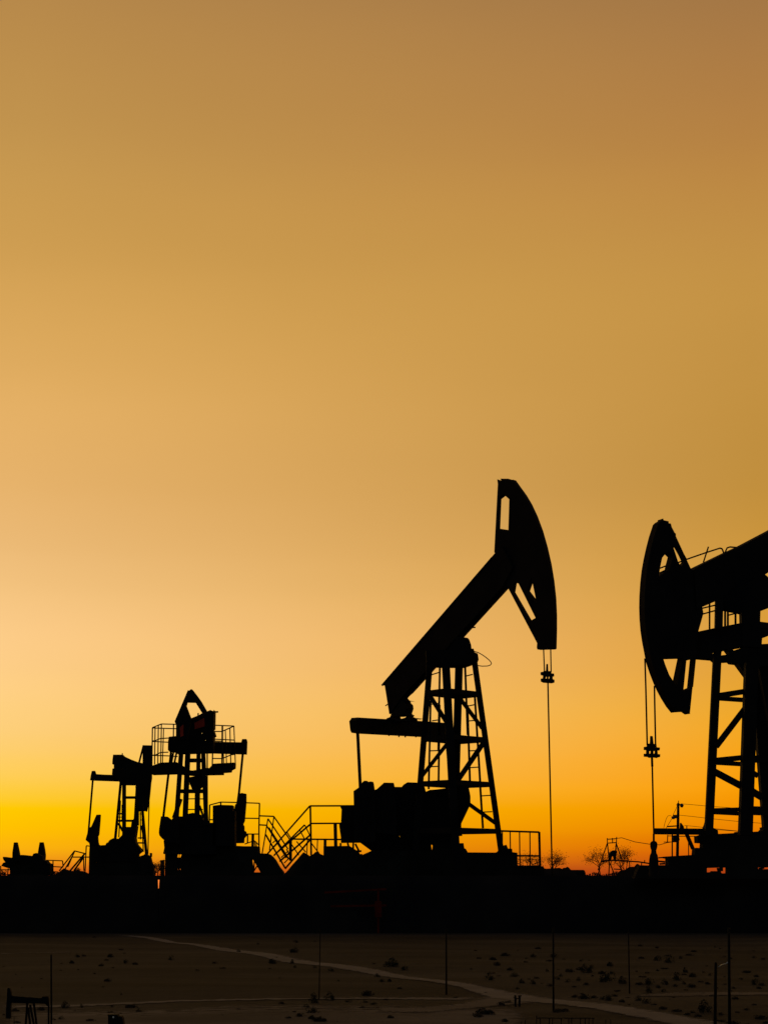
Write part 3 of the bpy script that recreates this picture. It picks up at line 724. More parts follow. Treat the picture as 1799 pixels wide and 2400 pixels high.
def bare_tree(label, px, py, hpx, wpx, d, seed, lean=0.0, leaf=800, group='bare trees on the skyline'):
    rnd = random.Random(seed)
    b = at(px, py, d); b.z = TOP
    s = mpp(d)
    t = thing('bare_tree', label, 'tree', b, group)
    Hh, Ww = hpx * s, wpx * s
    trunk, twigs, tips = [], [], []
    def grow(p, v, l, r, depth):
        q = p + v * l
        mid = p + v * l * 0.5 + Vector((rnd.uniform(-1, 1), rnd.uniform(-1, 1), rnd.uniform(-.3, .3))) * l * 0.08
        (trunk if depth < 2 else twigs).append(tube([p, mid, q], [r, r * 0.85, r * 0.7], 5 if depth < 2 else 3, False))
        if depth >= 5:
            tips.append(q); return
        for k in range(rnd.choice((2, 3, 3))):
            w = Vector((v.x + rnd.uniform(-1, 1) * 0.95 * Ww / Hh, v.y + rnd.uniform(-1, 1) * 0.8, v.z * 0.8 + rnd.uniform(-0.25, 0.5))).normalized()
            grow(q if k < 2 else mid, w, l * rnd.uniform(0.6, 0.85), r * 0.62, depth + 1)
    for k in range(3):
        grow(b + Vector((rnd.uniform(-.1, .1) * Ww, 0, -0.05)), Vector((lean + rnd.uniform(-0.6, 0.6) * Ww / Hh, rnd.uniform(-.3, .3), 1)).normalized(), Hh * 0.33, 1.3 * s, 0)
    v, f = merge(trunk); link('trunk', v, f, BARK, t)
    cv = twigs
    for i in range(leaf):
        p = rnd.choice(tips) + Vector((rnd.gauss(0, 1), rnd.gauss(0, 1), rnd.gauss(0, 1))) * Hh * 0.10
        q = 1.05 * s
        e1 = Vector((rnd.uniform(-1, 1), rnd.uniform(-1, 1), rnd.uniform(-1, 1))).normalized() * q
        e2 = Vector((rnd.uniform(-1, 1), rnd.uniform(-1, 1), rnd.uniform(-1, 1))).normalized() * q
        cv.append(([p - e1, p + e2, p + e1, p - e2], [(0, 1, 2, 3)]))
    v, f = merge(cv); link('crown', v, f, BARK, t)
bare_tree('bare round tree seen through the railed bay', 1243, 2052, 52, 60, 330, 3)
bare_tree('bare round tree behind the rod right of the railed bay', 1293, 2052, 58, 66, 330, 5)
bare_tree('tall bare tree left of the portal frame', 1401, 2056, 60, 54, 300, 8, lean=-0.15)
bare_tree('bare tree right of the portal frame', 1465, 2050, 66, 62, 300, 12)
bare_tree('low bare thicket between the two left pump jacks', 366, 2054, 34, 44, 330, 21)
bare_tree('bare bush under the leftmost stairs', 182, 2054, 18, 40, 330, 33)

# weeds and low brush along the skyline
def brush(label, px, hpx, wpx, d, seed):
    rnd = random.Random(seed); s = mpp(d); b = at(px, HOR, d); b.z = TOP
    t = thing('brush', label, 'brush', b, 'low brush along the skyline')
    st, lv = [], []
    for i in range(26):
        x = rnd.gauss(0, 0.30) * wpx * s; h_ = hpx * s * rnd.uniform(0.45, 1.0) * max(0.35, 1 - abs(x) / (wpx * s * 0.75))
        p = b + Vector((x, rnd.uniform(-0.4, 0.4), -0.02)); q = p + Vector((rnd.gauss(0, 0.25) * h_, rnd.gauss(0, 0.2) * h_, h_))
        st.append(tube([p, p * 0.5 + q * 0.5 + Vector((rnd.gauss(0, 0.05) * h_, 0, 0)), q], [0.6 * s, 0.5 * s, 0.3 * s], 3, False))
        for j in range(16):
            c = p.lerp(q, rnd.uniform(0.15, 1.0)) + Vector((rnd.gauss(0, 1), rnd.gauss(0, 1), rnd.gauss(0, 0.6))) * hpx * s * 0.10
            e1 = Vector((rnd.uniform(-1, 1), rnd.uniform(-1, 1), rnd.uniform(-1, 1))).normalized() * 1.1 * s
            e2 = Vector((rnd.uniform(-1, 1), rnd.uniform(-1, 1), rnd.uniform(-1, 1))).normalized() * 1.1 * s
            lv.append(([c - e1, c + e2, c + e1, c - e2], [(0, 1, 2, 3)]))
    v, f = merge(st); link('stems', v, f, BARK, t)
    v, f = merge(lv); link('foliage', v, f, BARK, t)
for i, (px, h_, w, d, lb) in enumerate(((128, 12, 30, 140, 'low brush right of the far left pump drive'), (8, 15, 26, 150, 'brush at the very left edge under the pump drive'), (352, 22, 34, 150, 'brush left of the bare thicket between the two left pump jacks'),
        (1262, 9, 30, 130, 'low brush at the foot of the railed bay'), (1318, 10, 40, 100, 'low brush left of the lying tank'), (1392, 9, 36, 160, 'low brush under the tall bare tree'), (1440, 14, 30, 130, 'brush under the portal frame'),
        (1502, 20, 40, 120, 'brush behind the pipe left of the right wellhead'), (1560, 22, 26, 110, 'brush right of the right wellhead'), (575, 16, 26, 120, 'brush seen through the ramp opening'))):
    brush(lb, px, h_, w, d, 400 + i)

# ================================================================== LEFT-CENTRE PUMP JACK WITH CAGED PLATFORM
C = thing('pump_jack', 'pump jack seen end-on with railed cage platform, left of the middle', 'pump jack', (at(455, HOR, 100).x, 100, TOP))
Q = Plane(455, 100)
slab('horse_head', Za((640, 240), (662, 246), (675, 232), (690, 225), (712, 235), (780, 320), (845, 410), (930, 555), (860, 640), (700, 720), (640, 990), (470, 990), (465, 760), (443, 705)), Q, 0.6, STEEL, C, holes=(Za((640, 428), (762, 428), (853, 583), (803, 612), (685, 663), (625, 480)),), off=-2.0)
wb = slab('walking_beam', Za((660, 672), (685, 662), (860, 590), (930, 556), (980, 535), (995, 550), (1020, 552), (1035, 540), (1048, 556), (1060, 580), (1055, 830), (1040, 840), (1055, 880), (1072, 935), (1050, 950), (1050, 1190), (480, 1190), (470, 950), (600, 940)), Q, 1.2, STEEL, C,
     holes=(Za((845, 878), (858, 882), (856, 894), (846, 890)), Za((900, 984), (911, 986), (908, 996), (900, 994))))
slab('red_panel', Za((520, 800), (575, 750), (575, 920), (530, 940)), Q, 0.03, RED, C, off=-2.33)
slab('red_panel', Za((740, 730), (885, 655), (892, 780), (745, 822)), Q, 0.03, RED, C, off=-0.66)
bar('grease_nipple', *Za((795, 582), (793, 640)), Q, 3, STEEL, C); bar('handle', *Za((1045, 566), (1094, 564)), Q, 3.5, STEEL, C)
slab('equalizer_beam', Za((358, 935), (480, 930), (480, 1010), (1050, 1010), (1435, 1018), (1450, 970), (1515, 972), (1527, 990), (1533, 1020), (1525, 1205), (1050, 1190), (480, 1182), (370, 1162), (343, 1130), (346, 1000)), Q, 0.5, STEEL, C, off=1.6)
bar('pitman_arm', Za((392, 1150))[0], Zb((78, 600))[0], Q, 5.0, STEEL, C, off=1.6)
bar('pitman_arm', Za((1460, 1195))[0], Zb((1150, 420))[0], Q, 5.0, STEEL, C, off=1.6)
runs('hanger', [Za((425, 1170), (395, 1330)), Za((470, 1180), (440, 1330))], Q, 4, STEEL, C, off=1.5)
plat = slab('platform', Za((105, 1370), (190, 1340), (215, 1328), (260, 1320), (480, 1318), (680, 1440), (710, 1440), (760, 1432), (920, 1400), (960, 1402), (1020, 1338), (1358, 1338), (1360, 1415), (1310, 1440), (1300, 1472), (1185, 1482), (1185, 1512), (920, 1517), (770, 1530), (480, 1502), (95, 1494)), Q, 1.4, STEEL, C, off=0.2)
runs('rail', [Za((110, 800), (245, 745), (470, 750)), Za((110, 803), (150, 806), (470, 816)), Za((105, 1000), (160, 992), (230, 962), (360, 955)), Za((105, 1006), (350, 1018)), Za((105, 1212), (160, 1208), (230, 1172), (350, 1166)), Za((105, 1214), (350, 1222), (490, 1232)),
     Za((1050, 764), (1330, 776)), Za((1040, 857), (1150, 857), (1330, 776)), Za((1050, 972), (1335, 986)), Za((1050, 1000), (1150, 1002)), Za((1000, 1260), (1150, 1262), (1290, 1206), (1340, 1200))], Q, 2.0, GALV, plat, off=-0.9)
for l, w in ((Za((112, 800), (104, 1372)), 2.2), (Za((152, 785), (145, 1350)), 2.0), (Za((200, 765), (193, 1340)), 2.0), (Za((246, 745), (236, 1330)), 2.0), (Za((279, 815), (262, 1325)), 1.8), (Za((427, 750), (424, 1000)), 2.2), (Za((1156, 770), (1152, 1345)), 3.2), (Za((1200, 835), (1218, 1340)), 1.8), (Za((1268, 805), (1282, 1345)), 2.0), (Za((1328, 776), (1350, 1345)), 2.0), (Za((1172, 1190), (1178, 1340)), 1.6), (Za((1010, 1185), (1005, 1385)), 2.4)):
    bar('post', l[0], l[1], Q, w, GALV, plat, off=-0.9)
for a_, b_, w, dd in ((Za((540, 1180))[0], Zb((262, 700))[0], 10, -0.8), (Za((640, 1180))[0], Zb((390, 700))[0], 11.5, 0.8), (Za((800, 1180))[0], Zb((572, 700))[0], 9, 0.8), (Za((870, 1180))[0], Zb((700, 700))[0], 9.5, -0.8)):
    bar('leg', a_, b_, Q, w, STEEL, C, off=dd)
bar('leg', Za((930, 1190))[0], Zb((712, 690))[0], Q, 3, STEEL, C, off=0.4)
for a_, b_, w in ((*Za((600, 1290), (860, 1290)), 9), (*Zb((330, 212), (690, 212)), 9), (*Za((640, 1480), (860, 1480)), 5)):
    bar('brace', a_, b_, Q, w, STEEL, C)
slab('brace_plate', Za((630, 1545), (900, 1500), (900, 1660)) + Zb((545, 245), (490, 178)), Q, 0.1, STEEL, C)
bar('diagonal_brace', *Zb((600, 420), (660, 590)), Q, 5, STEEL, C); bar('diagonal_brace', *Zb((330, 320), (232, 600)), Q, 9, STEEL, C)
ladder(C, [Zb((425, 240), (425, 600)), Zb((540, 240), (535, 560))], [Zb((420, 322), (548, 320)), Zb((420, 474), (540, 474)), Zb((600, 322), (660, 322)), Zb((600, 474), (650, 474)), Zb((420, 50), (440, 50)), Zb((420, 118), (465, 108))], Q, 2.0, 1.8)
slab('counterweight', Zb((45, 575), (70, 572), (145, 580), (180, 605), (218, 636), (320, 640), (320, 960), (115, 935), (50, 880), (22, 845), (15, 810), (18, 760)), Q, 0.5, STEEL, C, off=-1.4)
slab('counterweight', Zb((1110, 410), (1130, 385), (1150, 240), (1182, 244), (1213, 235), (1230, 242), (1278, 252), (1278, 380), (1255, 640), (1233, 690), (1250, 722), (1250, 780), (1276, 796), (1286, 850), (1250, 890), (1245, 960), (1080, 960), (1095, 500)), Q, 0.5, STEEL, C, off=1.8)
slab('gear_reducer', Zb((222, 640), (262, 580), (430, 582), (445, 548), (530, 530), (608, 545), (650, 582), (680, 640), (735, 672), (860, 672), (860, 1120), (120, 1120), (108, 1110), (125, 1030), (115, 935)), Q, 2.0, STEEL, C, fit=False, off=0.4)
slab('motor_housing', Zb((805, 425), (895, 413), (1085, 418), (1090, 505), (1120, 505), (1120, 1000), (805, 1000)), Q, 1.2, STEEL, C, fit=False)
slab('skid_base', Zb((108, 1100), (800, 980), (1250, 1004), (1446, 1005), (1458, 1110), (1350, 1120), (1340, 1430), (105, 1430)), Q, 0.9, CONC, C, off=0.4, holes=(Zb((290, 1095), (357, 1086), (330, 1165), (282, 1165)), Zb((286, 1328), (300, 1328), (300, 1344), (286, 1344)), Zb((314, 1328), (332, 1328), (332, 1344), (314, 1344))))
bar('pipe', *Zb((312, 1090), (308, 1170)), Q, 1.6, STEEL, C, off=0.2)
CR = thing('guard_rail', 'railing round the motor bay between pump jack and stairs', 'railing', (at(600, HOR, 97).x, 97, TOP))
Qr = Plane(600, 97)
runs('rail', [Zb((745, 410), (905, 368), (1130, 373), (1465, 385)), Zb((745, 622), (805, 622)), Zb((1255, 600), (1455, 603)), Zb((1275, 828), (1455, 828))], Qr, 2.2, GALV, CR)
runs('post', [Zb((747, 408), (740, 690)), Zb((906, 370), (906, 420)), Zb((1463, 385), (1455, 720), (1455, 1115)), Zb((1292, 830), (1290, 960))], Qr, 2.6, GALV, CR)
runs('strut', [Zb((1250, 972), (1370, 930)), Zb((1380, 920), (1410, 940), (1445, 980)), Zb((1395, 930), (1398, 1005)), Zb((1415, 940), (1418, 1005))], Qr, 2.0, GALV, CR)
bar('post', *Zb((1368, 820), (1364, 1010)), Qr, 5, GALV, CR)

# ================================================================== LEFT PUMP JACK
D = thing('pump_jack', 'narrow pump jack with head on its right, second from the left', 'pump jack', (at(290, HOR, 112).x, 112, TOP))
U = Plane(290, 112)
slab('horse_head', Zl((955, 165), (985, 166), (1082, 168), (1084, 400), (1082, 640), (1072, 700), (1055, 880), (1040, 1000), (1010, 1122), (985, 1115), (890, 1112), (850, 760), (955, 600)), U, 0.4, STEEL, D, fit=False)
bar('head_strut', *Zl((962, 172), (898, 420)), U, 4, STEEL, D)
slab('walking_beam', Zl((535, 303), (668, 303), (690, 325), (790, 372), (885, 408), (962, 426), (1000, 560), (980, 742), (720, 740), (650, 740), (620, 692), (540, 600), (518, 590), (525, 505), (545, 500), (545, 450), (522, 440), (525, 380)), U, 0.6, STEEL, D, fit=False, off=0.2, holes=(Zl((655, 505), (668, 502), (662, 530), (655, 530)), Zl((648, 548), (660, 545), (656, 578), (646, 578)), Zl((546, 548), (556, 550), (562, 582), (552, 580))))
bar('grease_nipple', *Zl((658, 278), (658, 310)), U, 2.2, STEEL, D)
slab('equalizer_beam', Zl((193, 662), (205, 590), (218, 535), (268, 535), (285, 583), (400, 587), (520, 590), (700, 600), (700, 694), (620, 688), (245, 675), (196, 668)), U, 0.4, STEEL, D, off=0.6)
bar('pitman_arm', *Zl((233, 670), (172, 1400)), U, 3.9, STEEL, D, off=0.6)
slab('counterweight', Zl((285, 1165), (352, 1165), (345, 1280), (330, 1450), (315, 1480), (320, 1560), (336, 1620), (190, 1620), (180, 1572), (130, 1530), (132, 1510), (155, 1430), (165, 1350), (188, 1348), (210, 1335)), U, 0.5, STEEL, D, off=0.2)
for a_, b_, w, dd in (((638, 680), (553, 1540), 5.6, -0.8), ((684, 700), (684, 1500), 8.2, 0.8), ((872, 700), (840, 1250), 5.5, 0.8), ((938, 1000), (1006, 1760), 6.0, -0.8)):
    bar('leg', *Zl(a_, b_), U, w, STEEL, D, off=dd)
slab('leg_gusset', Zl((858, 740), (880, 740), (980, 1110), (900, 1120), (900, 1320), (780, 1345), (790, 1270), (815, 1230), (838, 1190)), U, 0.2, STEEL, D, off=0.8)
for a_, b_, w in (((690, 917), (870, 917), 6), ((600, 1252), (830, 1252), 5), ((595, 1150), (660, 1150), 3.5), ((880, 1500), (975, 1498), 3), ((880, 1570), (985, 1572), 3.5)):
    bar('brace', *Zl(a_, b_), U, w, STEEL, D)
bar('diagonal_brace', *Zl((600, 1285), (665, 1400)), U, 5, STEEL, D); bar('diagonal_brace', *Zl((925, 1320), (960, 1480)), U, 2.6, STEEL, D)
ladder(D, [Zl((632, 960), (608, 1490)), Zl((655, 1020), (655, 1260)), Zl((917, 1120), (920, 1520)), Zl((940, 1150), (960, 1700))], [Zl((605, 1200), (660, 1200)), Zl((905, 1155), (940, 1155)), Zl((915, 1240), (945, 1240)), Zl((918, 1325), (950, 1325))], U, 2.0, 1.4)
rope('bridle_cable', Zl((1044, 960), (1035, 1340), (1027, 1740)), U, 2.6, CABLE, D)
slab('gear_reducer', Zl((335, 1605), (415, 1600), (430, 1572), (455, 1560), (465, 1540), (490, 1520), (540, 1502), (600, 1512), (650, 1462), (690, 1340), (820, 1342), (895, 1330), (870, 1500), (880, 1570), (905, 1610), (950, 1660), (955, 1700), (905, 1740), (880, 1850), (280, 1850)), U, 1.0, STEEL, D, off=0.4)
slab('skid_base', Zl((190, 1600), (340, 1600), (348, 1640), (880, 1700), (910, 1740), (905, 1775), (960, 1745), (1000, 1716), (1030, 1716), (1030, 1740), (1060, 1770), (1062, 1716), (1080, 1716), (1080, 1780), (1100, 1860), (1130, 1900), (1130, 2080), (175, 2080), (182, 1720)), U, 0.9, CONC, D, off=0.4, holes=(Zl((278, 1842), (325, 1826), (330, 1846), (285, 1858)), Zl((338, 1828), (368, 1824), (368, 1846), (338, 1846))))
LR = thing('access_stairs', 'railed steps at the left foot of the narrow pump jack', 'stairs', (at(180, HOR, 110).x, 110, TOP))
Ql = Plane(180, 110)
runs('handrail', [Z6((770, 890), (968, 632), (1110, 668)), Z6((935, 712), (1165, 712)), Z6((800, 950), (940, 700))], Ql, 2.2, GALV, LR)
runs('stringer', [Z6((910, 890), (1100, 668)), Z6((960, 890), (1085, 715))], Ql, 3.0, GALV, LR, off=0.4)
runs('post', [Z6((1120, 565), (1105, 900)), Z6((1165, 570), (1120, 565)), Z6((1085, 700), (1090, 890)), Z6((968, 640), (880, 840))], Ql, 2.0, GALV, LR)

# leftmost crank unit
E = thing('pump_drive', 'pump drive with two upright counterweights at the far left edge', 'pump drive', (at(60, HOR, 105).x, 105, TOP))
X = Plane(60, 105)
slab('counterweight', Z6((162, 700), (163, 650), (182, 523), (236, 522), (255, 610), (270, 690), (270, 760), (162, 760)), X, 0.5, STEEL, E, off=-0.8)
slab('counterweight', Z6((490, 700), (495, 640), (515, 521), (572, 521), (590, 610), (600, 690), (595, 760), (490, 760)), X, 0.5, STEEL, E, off=0.8)
slab('gear_reducer', Z6((40, 722), (45, 708), (60, 708), (160, 722), (270, 686), (310, 684), (420, 698), (432, 670), (492, 660), (596, 700), (598, 752), (640, 762), (660, 790), (688, 800), (688, 950), (132, 950), (130, 862), (20, 826), (45, 785), (72, 778), (50, 750)), X, 1.0, STEEL, E)
slab('skid_base', Z6((130, 930), (590, 935), (600, 990), (610, 1010), (130, 1010)), X, 1.6, CONC, E, fit=False)
runs('support', [Z6((640, 930), (640, 1000)), Z6((675, 930), (675, 1000)), Z6((12, 830), (14, 1000)), Z6((110, 860), (100, 960))], X, 2.4, STEEL, E)
runs('rail', [Z6((600, 752), (812, 760), (822, 835)), Z6((690, 835), (820, 842)), Z6((690, 760), (690, 940)), Z6((-20, 830), (12, 832)), Z6((0, 876), (130, 876)), Z6((690, 900), (760, 905))], X, 1.9, GALV, E)
mound('spoil_heap', 'low dark ground swell right of the far left pump drive', Z6((640, 985), (740, 930), (790, 885), (830, 850), (880, 870), (930, 885), (1000, 880), (1100, 890), (1180, 985)), 118, 1.5)
HB = thing('far_building', 'tiny far building on the skyline beside the bare thicket', 'building', (at(381, HOR, 420).x, 420, TOP))
slab('wall', [(376, 2018), (386, 2017), (386, 2060), (376, 2060)], Plane(381, 420), 1.0, CONC, HB); slab('parapet', [(375.5, 2016.2), (386.5, 2015.2), (386.5, 2018), (375.5, 2019)], Plane(381, 420), 1.2, CONC, HB, off=-0.1)

# ================================================================== ON THE FACE OF THE BANK
PS1 = thing('pipe_stand', 'dull red pipe stand at the foot of the dark bank below the largest pump jack', 'pipe stand', (at(886, HOR, FOOT - 0.15).x, FOOT - 0.15, 0))
QS = Plane(886, FOOT - 0.15)
runs('pipe', [[(760, 2092), (905, 2084)], [(775, 2124), (905, 2122)], [(886, 2082), (886, 2188)]], QS, 4.5, RUST, PS1)
slab('valve', [(878, 2112), (894, 2112), (894, 2150), (878, 2150)], QS, 0.16, RUST, PS1)
OL = thing('bank_glint', 'small orange sky glint, added as a glowing stub on the dark bank at left', 'glint', (at(372, HOR, FOOT - 0.1).x, FOOT - 0.1, 0))  # added: glowing stub in place of sky light glinting in a gap
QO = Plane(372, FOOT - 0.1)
bar('post', (372, 2082), (372, 2188), QO, 2.2, STEEL, OL)  # post added only to carry the glowing stub
v, f = tube([QO.hit(372, 2084), QO.hit(372, 2072), QO.hit(372.3, 2062)], [0.008, 0.014, 0.02], 8); link('glint_stub', v, f, GLINT, OL, True)

# ================================================================== THE FLAT: POLES, SMALL THINGS, SCRUB
def stake(label, xt, yt, xb, yb, wpx, mat=WOOD, name='pole'):
    b = ground(xb, yb); d = b.y; b.z = flat_z(b.x, b.y) - 0.03
    t = at(xt, yt, d)
    r = wpx * mpp(d) / 2
    v, f = tube([b, b * 0.5 + t * 0.5, t - Vector((0, 0, 0.01)), t], [r * 1.12, r, r * 0.9, r * 0.5], 8)
    return link_thing(name, label, 'pole', v, f, mat, 'poles standing on the flat', True)
stake('dark pole beside the tail of the small pump jack', 120.5, 2237, 121.5, 2424, 4.2)
stake('thinnest dark pole, standing where the worn path meets scrub', 750.5, 2176, 747.5, 2342, 2.2)
stake('dark pole standing just beyond the dirt track', 1045, 2176, 1045.5, 2327, 3.8)
stake('dark pole standing on the near side of the dirt track', 1295.5, 2174, 1296, 2370, 4.4)
stake('slender dark pole alone among scrub right of the dirt track', 1471.5, 2178, 1474, 2327, 3.0)
stake('shorter of the two thick poles at the right', 1676, 2255, 1673.5, 2432, 7.0)
stake('taller of the two thick poles at the right', 1706.5, 2174, 1708.5, 2440, 6.6)
p0, p1 = ground(1675, 2432).y, ground(1708, 2440).y
pts = [at(1681, 2266.5, p0), at(1687, 2263, p0), at(1694, 2259.5, p1), at(1700, 2258.5, p1), at(1704, 2255.5, p1)]
v, f = tube(pts, [0.004, 0.005, 0.004, 0.004, 0.007], 6)
link_thing('cable', 'pale cable strung between the two thick poles', 'cable', v, f, WHITE, None, True)

# small pump jack at the lower left corner
dS = ground(60, 2424).y
G = thing('pump_jack', 'small pump jack at the bottom left corner of the flat', 'pump jack', (at(70, HOR, dS).x, dS, 0))
QG = Plane(70, dS)
slab('horse_head', Zp((95, 738), (108, 728), (122, 735), (133, 770), (142, 822), (135, 905), (132, 1090), (75, 1090), (80, 960), (90, 850)), QG, 0.05, STEEL, G, fit=False)
slab('walking_beam', Zp((130, 820), (300, 835), (490, 850), (510, 830), (572, 828), (582, 905), (575, 945), (555, 940), (540, 916), (300, 910), (120, 905)), QG, 0.04, STEEL, G, fit=False)
runs('leg', [Zp((325, 905), (298, 1290)), Zp((400, 900), (450, 1290)), Zp((335, 960), (372, 1290)), Zp((358, 930), (425, 1290))], QG, 4.4, STEEL, G)
bar('pitman_arm', *Zp((576, 930), (576, 1220)), QG, 3.6, STEEL, G); bar('polished_rod', *Zp((110, 1090), (112, 1290)), QG, 1.0, CABLE, G)
slab('crank', Zp((540, 1190), (610, 1190), (620, 1290), (520, 1290)), QG, 0.05, STEEL, G, fit=False)
slab('skid_base', Zp((200, 1265), (640, 1265), (640, 1300), (200, 1300)), QG, 0.14, STEEL, G, fit=False)
stake('short thin stake under the small pump jack head', *Zp((170, 1075))[0], 34, 2428, 1.8)
# control box
dB = ground(275, 2428).y
K = thing('control_box', 'dark control box standing on pale sand by the small pump jack', 'box', (at(275, HOR, dB).x, dB, 0))
QK = Plane(275, dB)
slab('cabinet', Zp((1285, 1048), (1390, 1046), (1402, 1060), (1440, 1060), (1452, 1085), (1462, 1150), (1470, 1290), (1285, 1290)), QK, 0.12, STEEL, K, fit=False)
slab('lid', Zp((1280, 1040), (1392, 1040), (1396, 1050), (1280, 1052)), QK, 0.14, STEEL, K, fit=False)
v, f = tube([QK.hit(*Zp((1336, 1075))[0], -0.075), QK.hit(*Zp((1336, 1075))[0], -0.06)], 0.011, 8); link('gauge', v, f, WHITE, K)
# twin stub posts
dT = ground(1212, 2359).y
TP = thing('valve_stub', 'pair of short dark posts on a pale pad beside the dirt track', 'post', (at(1212, HOR, dT).x, dT, 0))
QT = Plane(1212, dT)
for a_, b_ in (((506, 770), (508, 900)), ((552, 775), (552, 905))):
    pa, pb = QT.hit(*Zq(a_)[0]), QT.hit(*Zq(b_)[0])
    v, f = tube([pa, pb], 12 * Zq.k * mpp(dT), 8); link('post', v, f, STEEL, TP)
bar('link_pipe', *Zq((510, 810), (552, 805)), QT, 3.0, STEEL, TP); bar('cap', *Zq((535, 778), (576, 776)), QT, 2.6, STEEL, TP)
pc = ground(1214, 2362)
v, f = box_between(pc + Vector((-0.09, 0, 0)), pc + Vector((0.10, 0, 0)), 0.04, 0.12); link('pad', v, f, TRACK, TP)
# low fence at the bottom edge
dF = ground(1320, 2424).y
FN = thing('pipe_fence', 'low pipe fence at the bottom edge below the pole', 'fence', (at(1320, HOR, dF).x, dF, 0))
QN = Plane(1320, dF)
runs('rail', [Zq((740, 1024), (1385, 1024))], QN, 1.7, GALV, FN)
for x in (742, 783, 884, 918, 1015, 1098, 1130, 1228, 1281, 1322, 1365): bar('post', *Zq((x, 1020 - (24 if x == 742 else 0)), (x, 1230)), QN, 1.7, GALV, FN)
for i, (x, y) in enumerate(((615, 1040), (572, 1060), (1508, 1035), (1563, 1035))):
    q = Zq((x, y))[0]
    stake(('taller stake left of the low pipe fence', 'shorter stake left of the low pipe fence', 'nearer stake right of the low pipe fence', 'farther stake right of the low pipe fence')[i], q[0], q[1], q[0], 2424, 1.8)

# scrub: some clumps of leaves, copied where the photo shows them
def shrub_mesh(seed, flat, mat, n=300, cone=False):
    rnd = random.Random(seed); V, Fc = [], []
    lobes = [(rnd.uniform(-0.55, 0.55), rnd.uniform(-0.45, 0.45), rnd.uniform(0.35, 0.75)) for _ in range(5)]
    for i in range(n):
        lx, ly, lr = rnd.choice(lobes)
        a, b = rnd.uniform(0, 2 * math.pi), rnd.uniform(0, 1)
        r = lr * math.sqrt(rnd.uniform(0.1, 1))
        z = b * flat * lr * 1.3 * (1.0 + 0.3 * rnd.random())
        k = math.sqrt(max(0.0, 1 - b * b * 0.9))
        p = Vector((lx * 0.9 + r * k * math.cos(a), ly + r * k * math.sin(a), z))
        q = rnd.uniform(0.08, 0.20)
        e1 = Vector((rnd.uniform(-1, 1), rnd.uniform(-1, 1), rnd.uniform(-0.6, 1))).normalized() * q
        e2 = Vector((rnd.uniform(-1, 1), rnd.uniform(-1, 1), rnd.uniform(-1, 1))).normalized() * q * 0.7
        m = len(V); V += [p - e1, p + e2, p + e1]; Fc.append((m, m + 1, m + 2))
    me = bpy.data.meshes.new('shrub'); me.from_pydata(V, [], Fc); me.update(); me.materials.append(mat)
    return me
GREEN = [shrub_mesh(100 + i, 0.95, SCRUB) for i in range(4)]
DRY = [shrub_mesh(200 + i, 0.5, SCRUB2) for i in range(4)]
SIZE = 1.2
def shrub(px, py, wpx, dry):
    b = ground(px, py + wpx * 0.10); b.z = flat_z(b.x, b.y) - 0.004
    if b.y > FOOT - 0.2: return None
    s = SIZE * random.uniform(0.8, 1.15) * wpx * mpp(b.y) / 1.7
    me = random.choice(DRY if dry else GREEN)
    o = bpy.data.objects.new('scrub_clump', me); COL.objects.link(o)
    o.location = b; o.rotation_euler.z = random.uniform(0, 6.28)
    o.scale = (s, s * random.uniform(0.8, 1.2), s * random.uniform(0.6, 1.25))
    o['category'] = 'shrub'
    o['group'] = 'dry scrub on the flat' if dry else 'dark scrub on the flat'
    return o
G_ = []
G_ += [(p, w, 0) for p, w in zip(Zu((420, 295), (180, 390), (220, 350), (395, 395), (425, 460), (655, 462), (830, 490), (915, 600), (1480, 445), (1640, 485), (1390, 610), (1485, 605), (1340, 540), (660, 850), (810, 815), (1025, 840), (1215, 845), (1310, 880), (550, 925), (640, 980), (620, 1050), (20, 215), (445, 195), (265, 565)), (21, 20, 8, 12, 10, 10, 13, 6, 32, 14, 12, 10, 14, 28, 22, 13, 14, 14, 22, 34, 18, 8, 14, 7))]
G_ += [(p, w, 1) for p, w in zip(Zu((95, 890), (280, 870), (410, 940), (820, 935), (1165, 930), (1340, 930), (355, 1045), (480, 1025), (700, 1065), (895, 1080), (160, 1040), (150, 475), (650, 165), (1115, 335), (1310, 430), (1590, 690), (1240, 750), (1440, 805), (1490, 1040), (1400, 1080)), (6, 16, 7, 7, 14, 10, 12, 20, 30, 10, 6, 10, 6, 5, 6, 12, 26, 14, 20, 8))]
G_ += [(p, w, 0) for p, w in zip(Zq((710, 325), (925, 325), (865, 500), (480, 560), (585, 640), (715, 650), (975, 610), (1200, 625), (1090, 640), (1545, 435), (1345, 465), (1300, 505), (1550, 620), (1480, 635), (1545, 810), (1480, 800), (530, 690), (215, 530), (230, 600), (1015, 575), (1240, 385), (1325, 370), (150, 935), (400, 1060)), (15, 17, 11, 20, 16, 13, 13, 11, 10, 17, 11, 22, 26, 16, 22, 16, 11, 10, 22, 9, 8, 6, 11, 18))]
G_ += [(p, w, 1) for p, w in zip(Zq((250, 365), (415, 312), (480, 372), (630, 342), (310, 445), (440, 490), (745, 595), (320, 555), (1045, 350), (1110, 500), (1225, 478), (1470, 525), (1570, 520), (1290, 660), (1160, 680), (1170, 765), (1270, 780), (1380, 775), (890, 670), (345, 870), (400, 830), (100, 1010), (190, 985), (265, 520), (60, 270), (530, 270), (1600, 760), (930, 950), (1030, 940), (800, 650)), (18, 22, 8, 9, 22, 14, 14, 9, 9, 20, 20, 17, 13, 15, 10, 20, 26, 18, 12, 22, 26, 32, 34, 9, 8, 6, 22, 22, 20, 7))]
